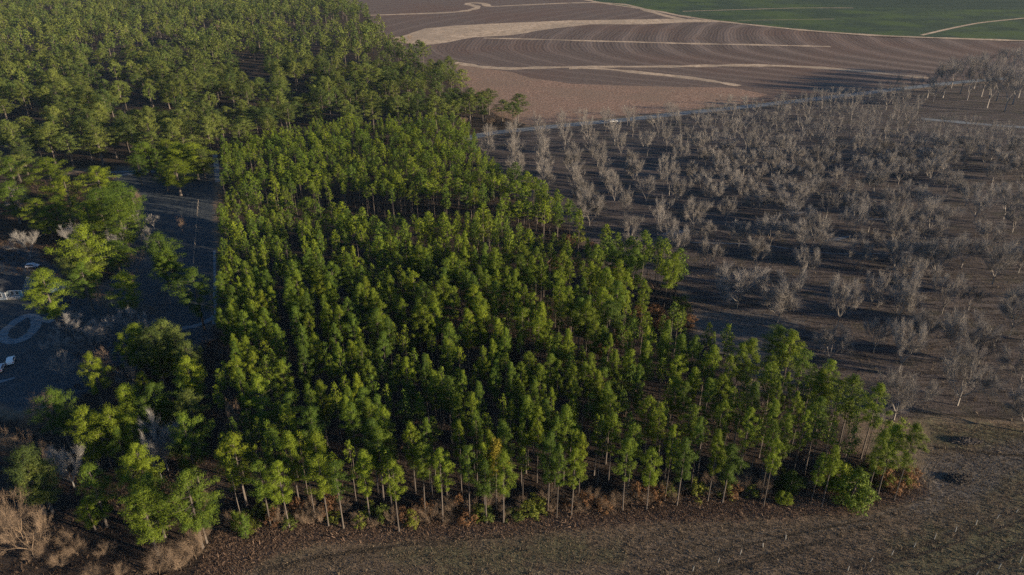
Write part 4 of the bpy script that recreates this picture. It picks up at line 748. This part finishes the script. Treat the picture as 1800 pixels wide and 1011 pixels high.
def car(x, y, rz, paint, kind, label, cat):
    X, Y = at(x, y); T = empty('pickup_truck' if kind == 'pickup' else 'parked_car', (X, Y, ground(Y)), rz); tag(T, label, cat)
    if kind == 'pickup': pr = [(-2.8, .5), (-2.8, 1.15), (-.95, 1.2), (-.75, 1.8), (.75, 1.85), (1.35, 1.25), (2.75, 1.1), (2.85, .5)]; cab = (-.7, .72, 1.34, 1.72); gl = [(-.86, 1.28), (-.70, 1.76), (.70, 1.80), (1.22, 1.28)]; wx = (-1.75, 1.85); L = 2.8
    else: pr = [(-2.2, .4), (-2.25, 1.0), (-1.9, 1.55), (.35, 1.6), (1.05, 1.05), (2.15, .9), (2.2, .4)]; gl = [(-1.95, 1.05), (-1.72, 1.48), (.30, 1.53), (.92, 1.06)]; wx = (-1.35, 1.35); L = 2.2
    b = prof('body', M[paint], T, pr, -.92, .92, .09)
    if kind == 'pickup':
        box('bed', M['rubber'], b, (-2.68, -1.0, -.78, .78, 1.16, 1.22))
    w = prof('window', M['glass'], T, gl, -.93, .93, .01)
    ws = bmesh.new(); e = gl[2:]; q = gl[:2]
    for (xa, za), (xb, zb), s in ((e[0], e[1], .035), (q[0], q[1], -.035)):
        ws.faces.new([ws.verts.new(p) for p in ((xa+s+.03*(s > 0), -.78, za+.01), (xa+s+.03*(s > 0), .78, za+.01), (xb+s+.1*(s > 0), .82, zb), (xb+s+.1*(s > 0), -.82, zb))])
    bm_obj('windscreen', ws, M['glass'], T)
    for xx in wx:
        for s in (-1, 1):
            wb = bmesh.new(); bmesh.ops.create_cone(wb, cap_ends=True, segments=16, radius1=.37, radius2=.37, depth=.24)
            for v in wb.verts: v.co = Vector((v.co.x, v.co.z, v.co.y))
            wh = bm_obj('wheel', wb, M['rubber'], T, (xx, s*.84, .37))
            rb = bmesh.new(); bmesh.ops.create_cone(rb, cap_ends=True, segments=12, radius1=.2, radius2=.2, depth=.26)
            for v in rb.verts: v.co = Vector((v.co.x, v.co.z, v.co.y))
            bm_obj('rim', rb, M['silver'], wh)
    for s in (-1, 1):
        box('headlight', M['lampw'], T, (L-.06, L+.035, s*.62-.18, s*.62+.18, .72, .9)); box('taillight', M['lampr'], T, (-L-.06, -L+.03, s*.72-.12, s*.72+.12, .75, 1.0))
    return T
car(1078.5, 215, R(6), 'paint', 'pickup', 'white pickup truck driving on the dirt road above the orchard', 'pickup truck')
car(20, 637, R(118), 'paint', 'car', 'pale white car parked on the shaded lawn below the driveway loop', 'car')
car(1, 650, R(112), 'silver', 'car', 'greyish car at the left edge beside the white one', 'car')
car(58, 470, R(10), 'silver', 'car', 'small bluish car parked behind the house', 'car')
# wire fence down the shaded clearing
a, b = at(349, 356), at(340, 474); F_ = empty('wire_fence', (a[0], a[1], ground(a[1]))); tag(F_, 'thin pale wire fence running down the shaded clearing by the track', 'fence')
n = 16; dx, dy_ = (b[0]-a[0])/n, (b[1]-a[1])/n
pm, pf = prism([((0, 0, -.1), (0, 0, 1.5), .09, .08)], 6); PM = mesh_np('post', pm, pf, M['wood'])
for k in range(n+1):
    o = mobj('post', PM, F_); o.location = (dx*k, dy_*k, 0)
wv, wf = prism([((dx*k, dy_*k, z), (dx*(k+1), dy_*(k+1), z), .02, .02) for k in range(n) for z in (.4, .8, 1.2, 1.42)], 4); mobj('wire', mesh_np('wire', wv, wf, M['wood']), F_)

# air that pales the far fields
M['haze'] = bpy.data.materials.new('haze'); M['haze'].use_nodes = True; hn = M['haze'].node_tree.nodes; hn.remove(hn['Principled BSDF'])
pv = hn.new('ShaderNodeVolumePrincipled'); pv.inputs['Color'].default_value = (0.55, 0.75, 1.0, 1); pv.inputs['Density'].default_value = 0.000022; pv.inputs['Anisotropy'].default_value = 0.0
M['haze'].node_tree.links.new(pv.outputs[0], hn['Material Output'].inputs['Volume'])
bm = bmesh.new(); add_box(bm, -9500, 9500, -700, 9500, -3, 125); hz = bm_obj('haze', bm, M['haze']); tag(hz, kind='stuff')
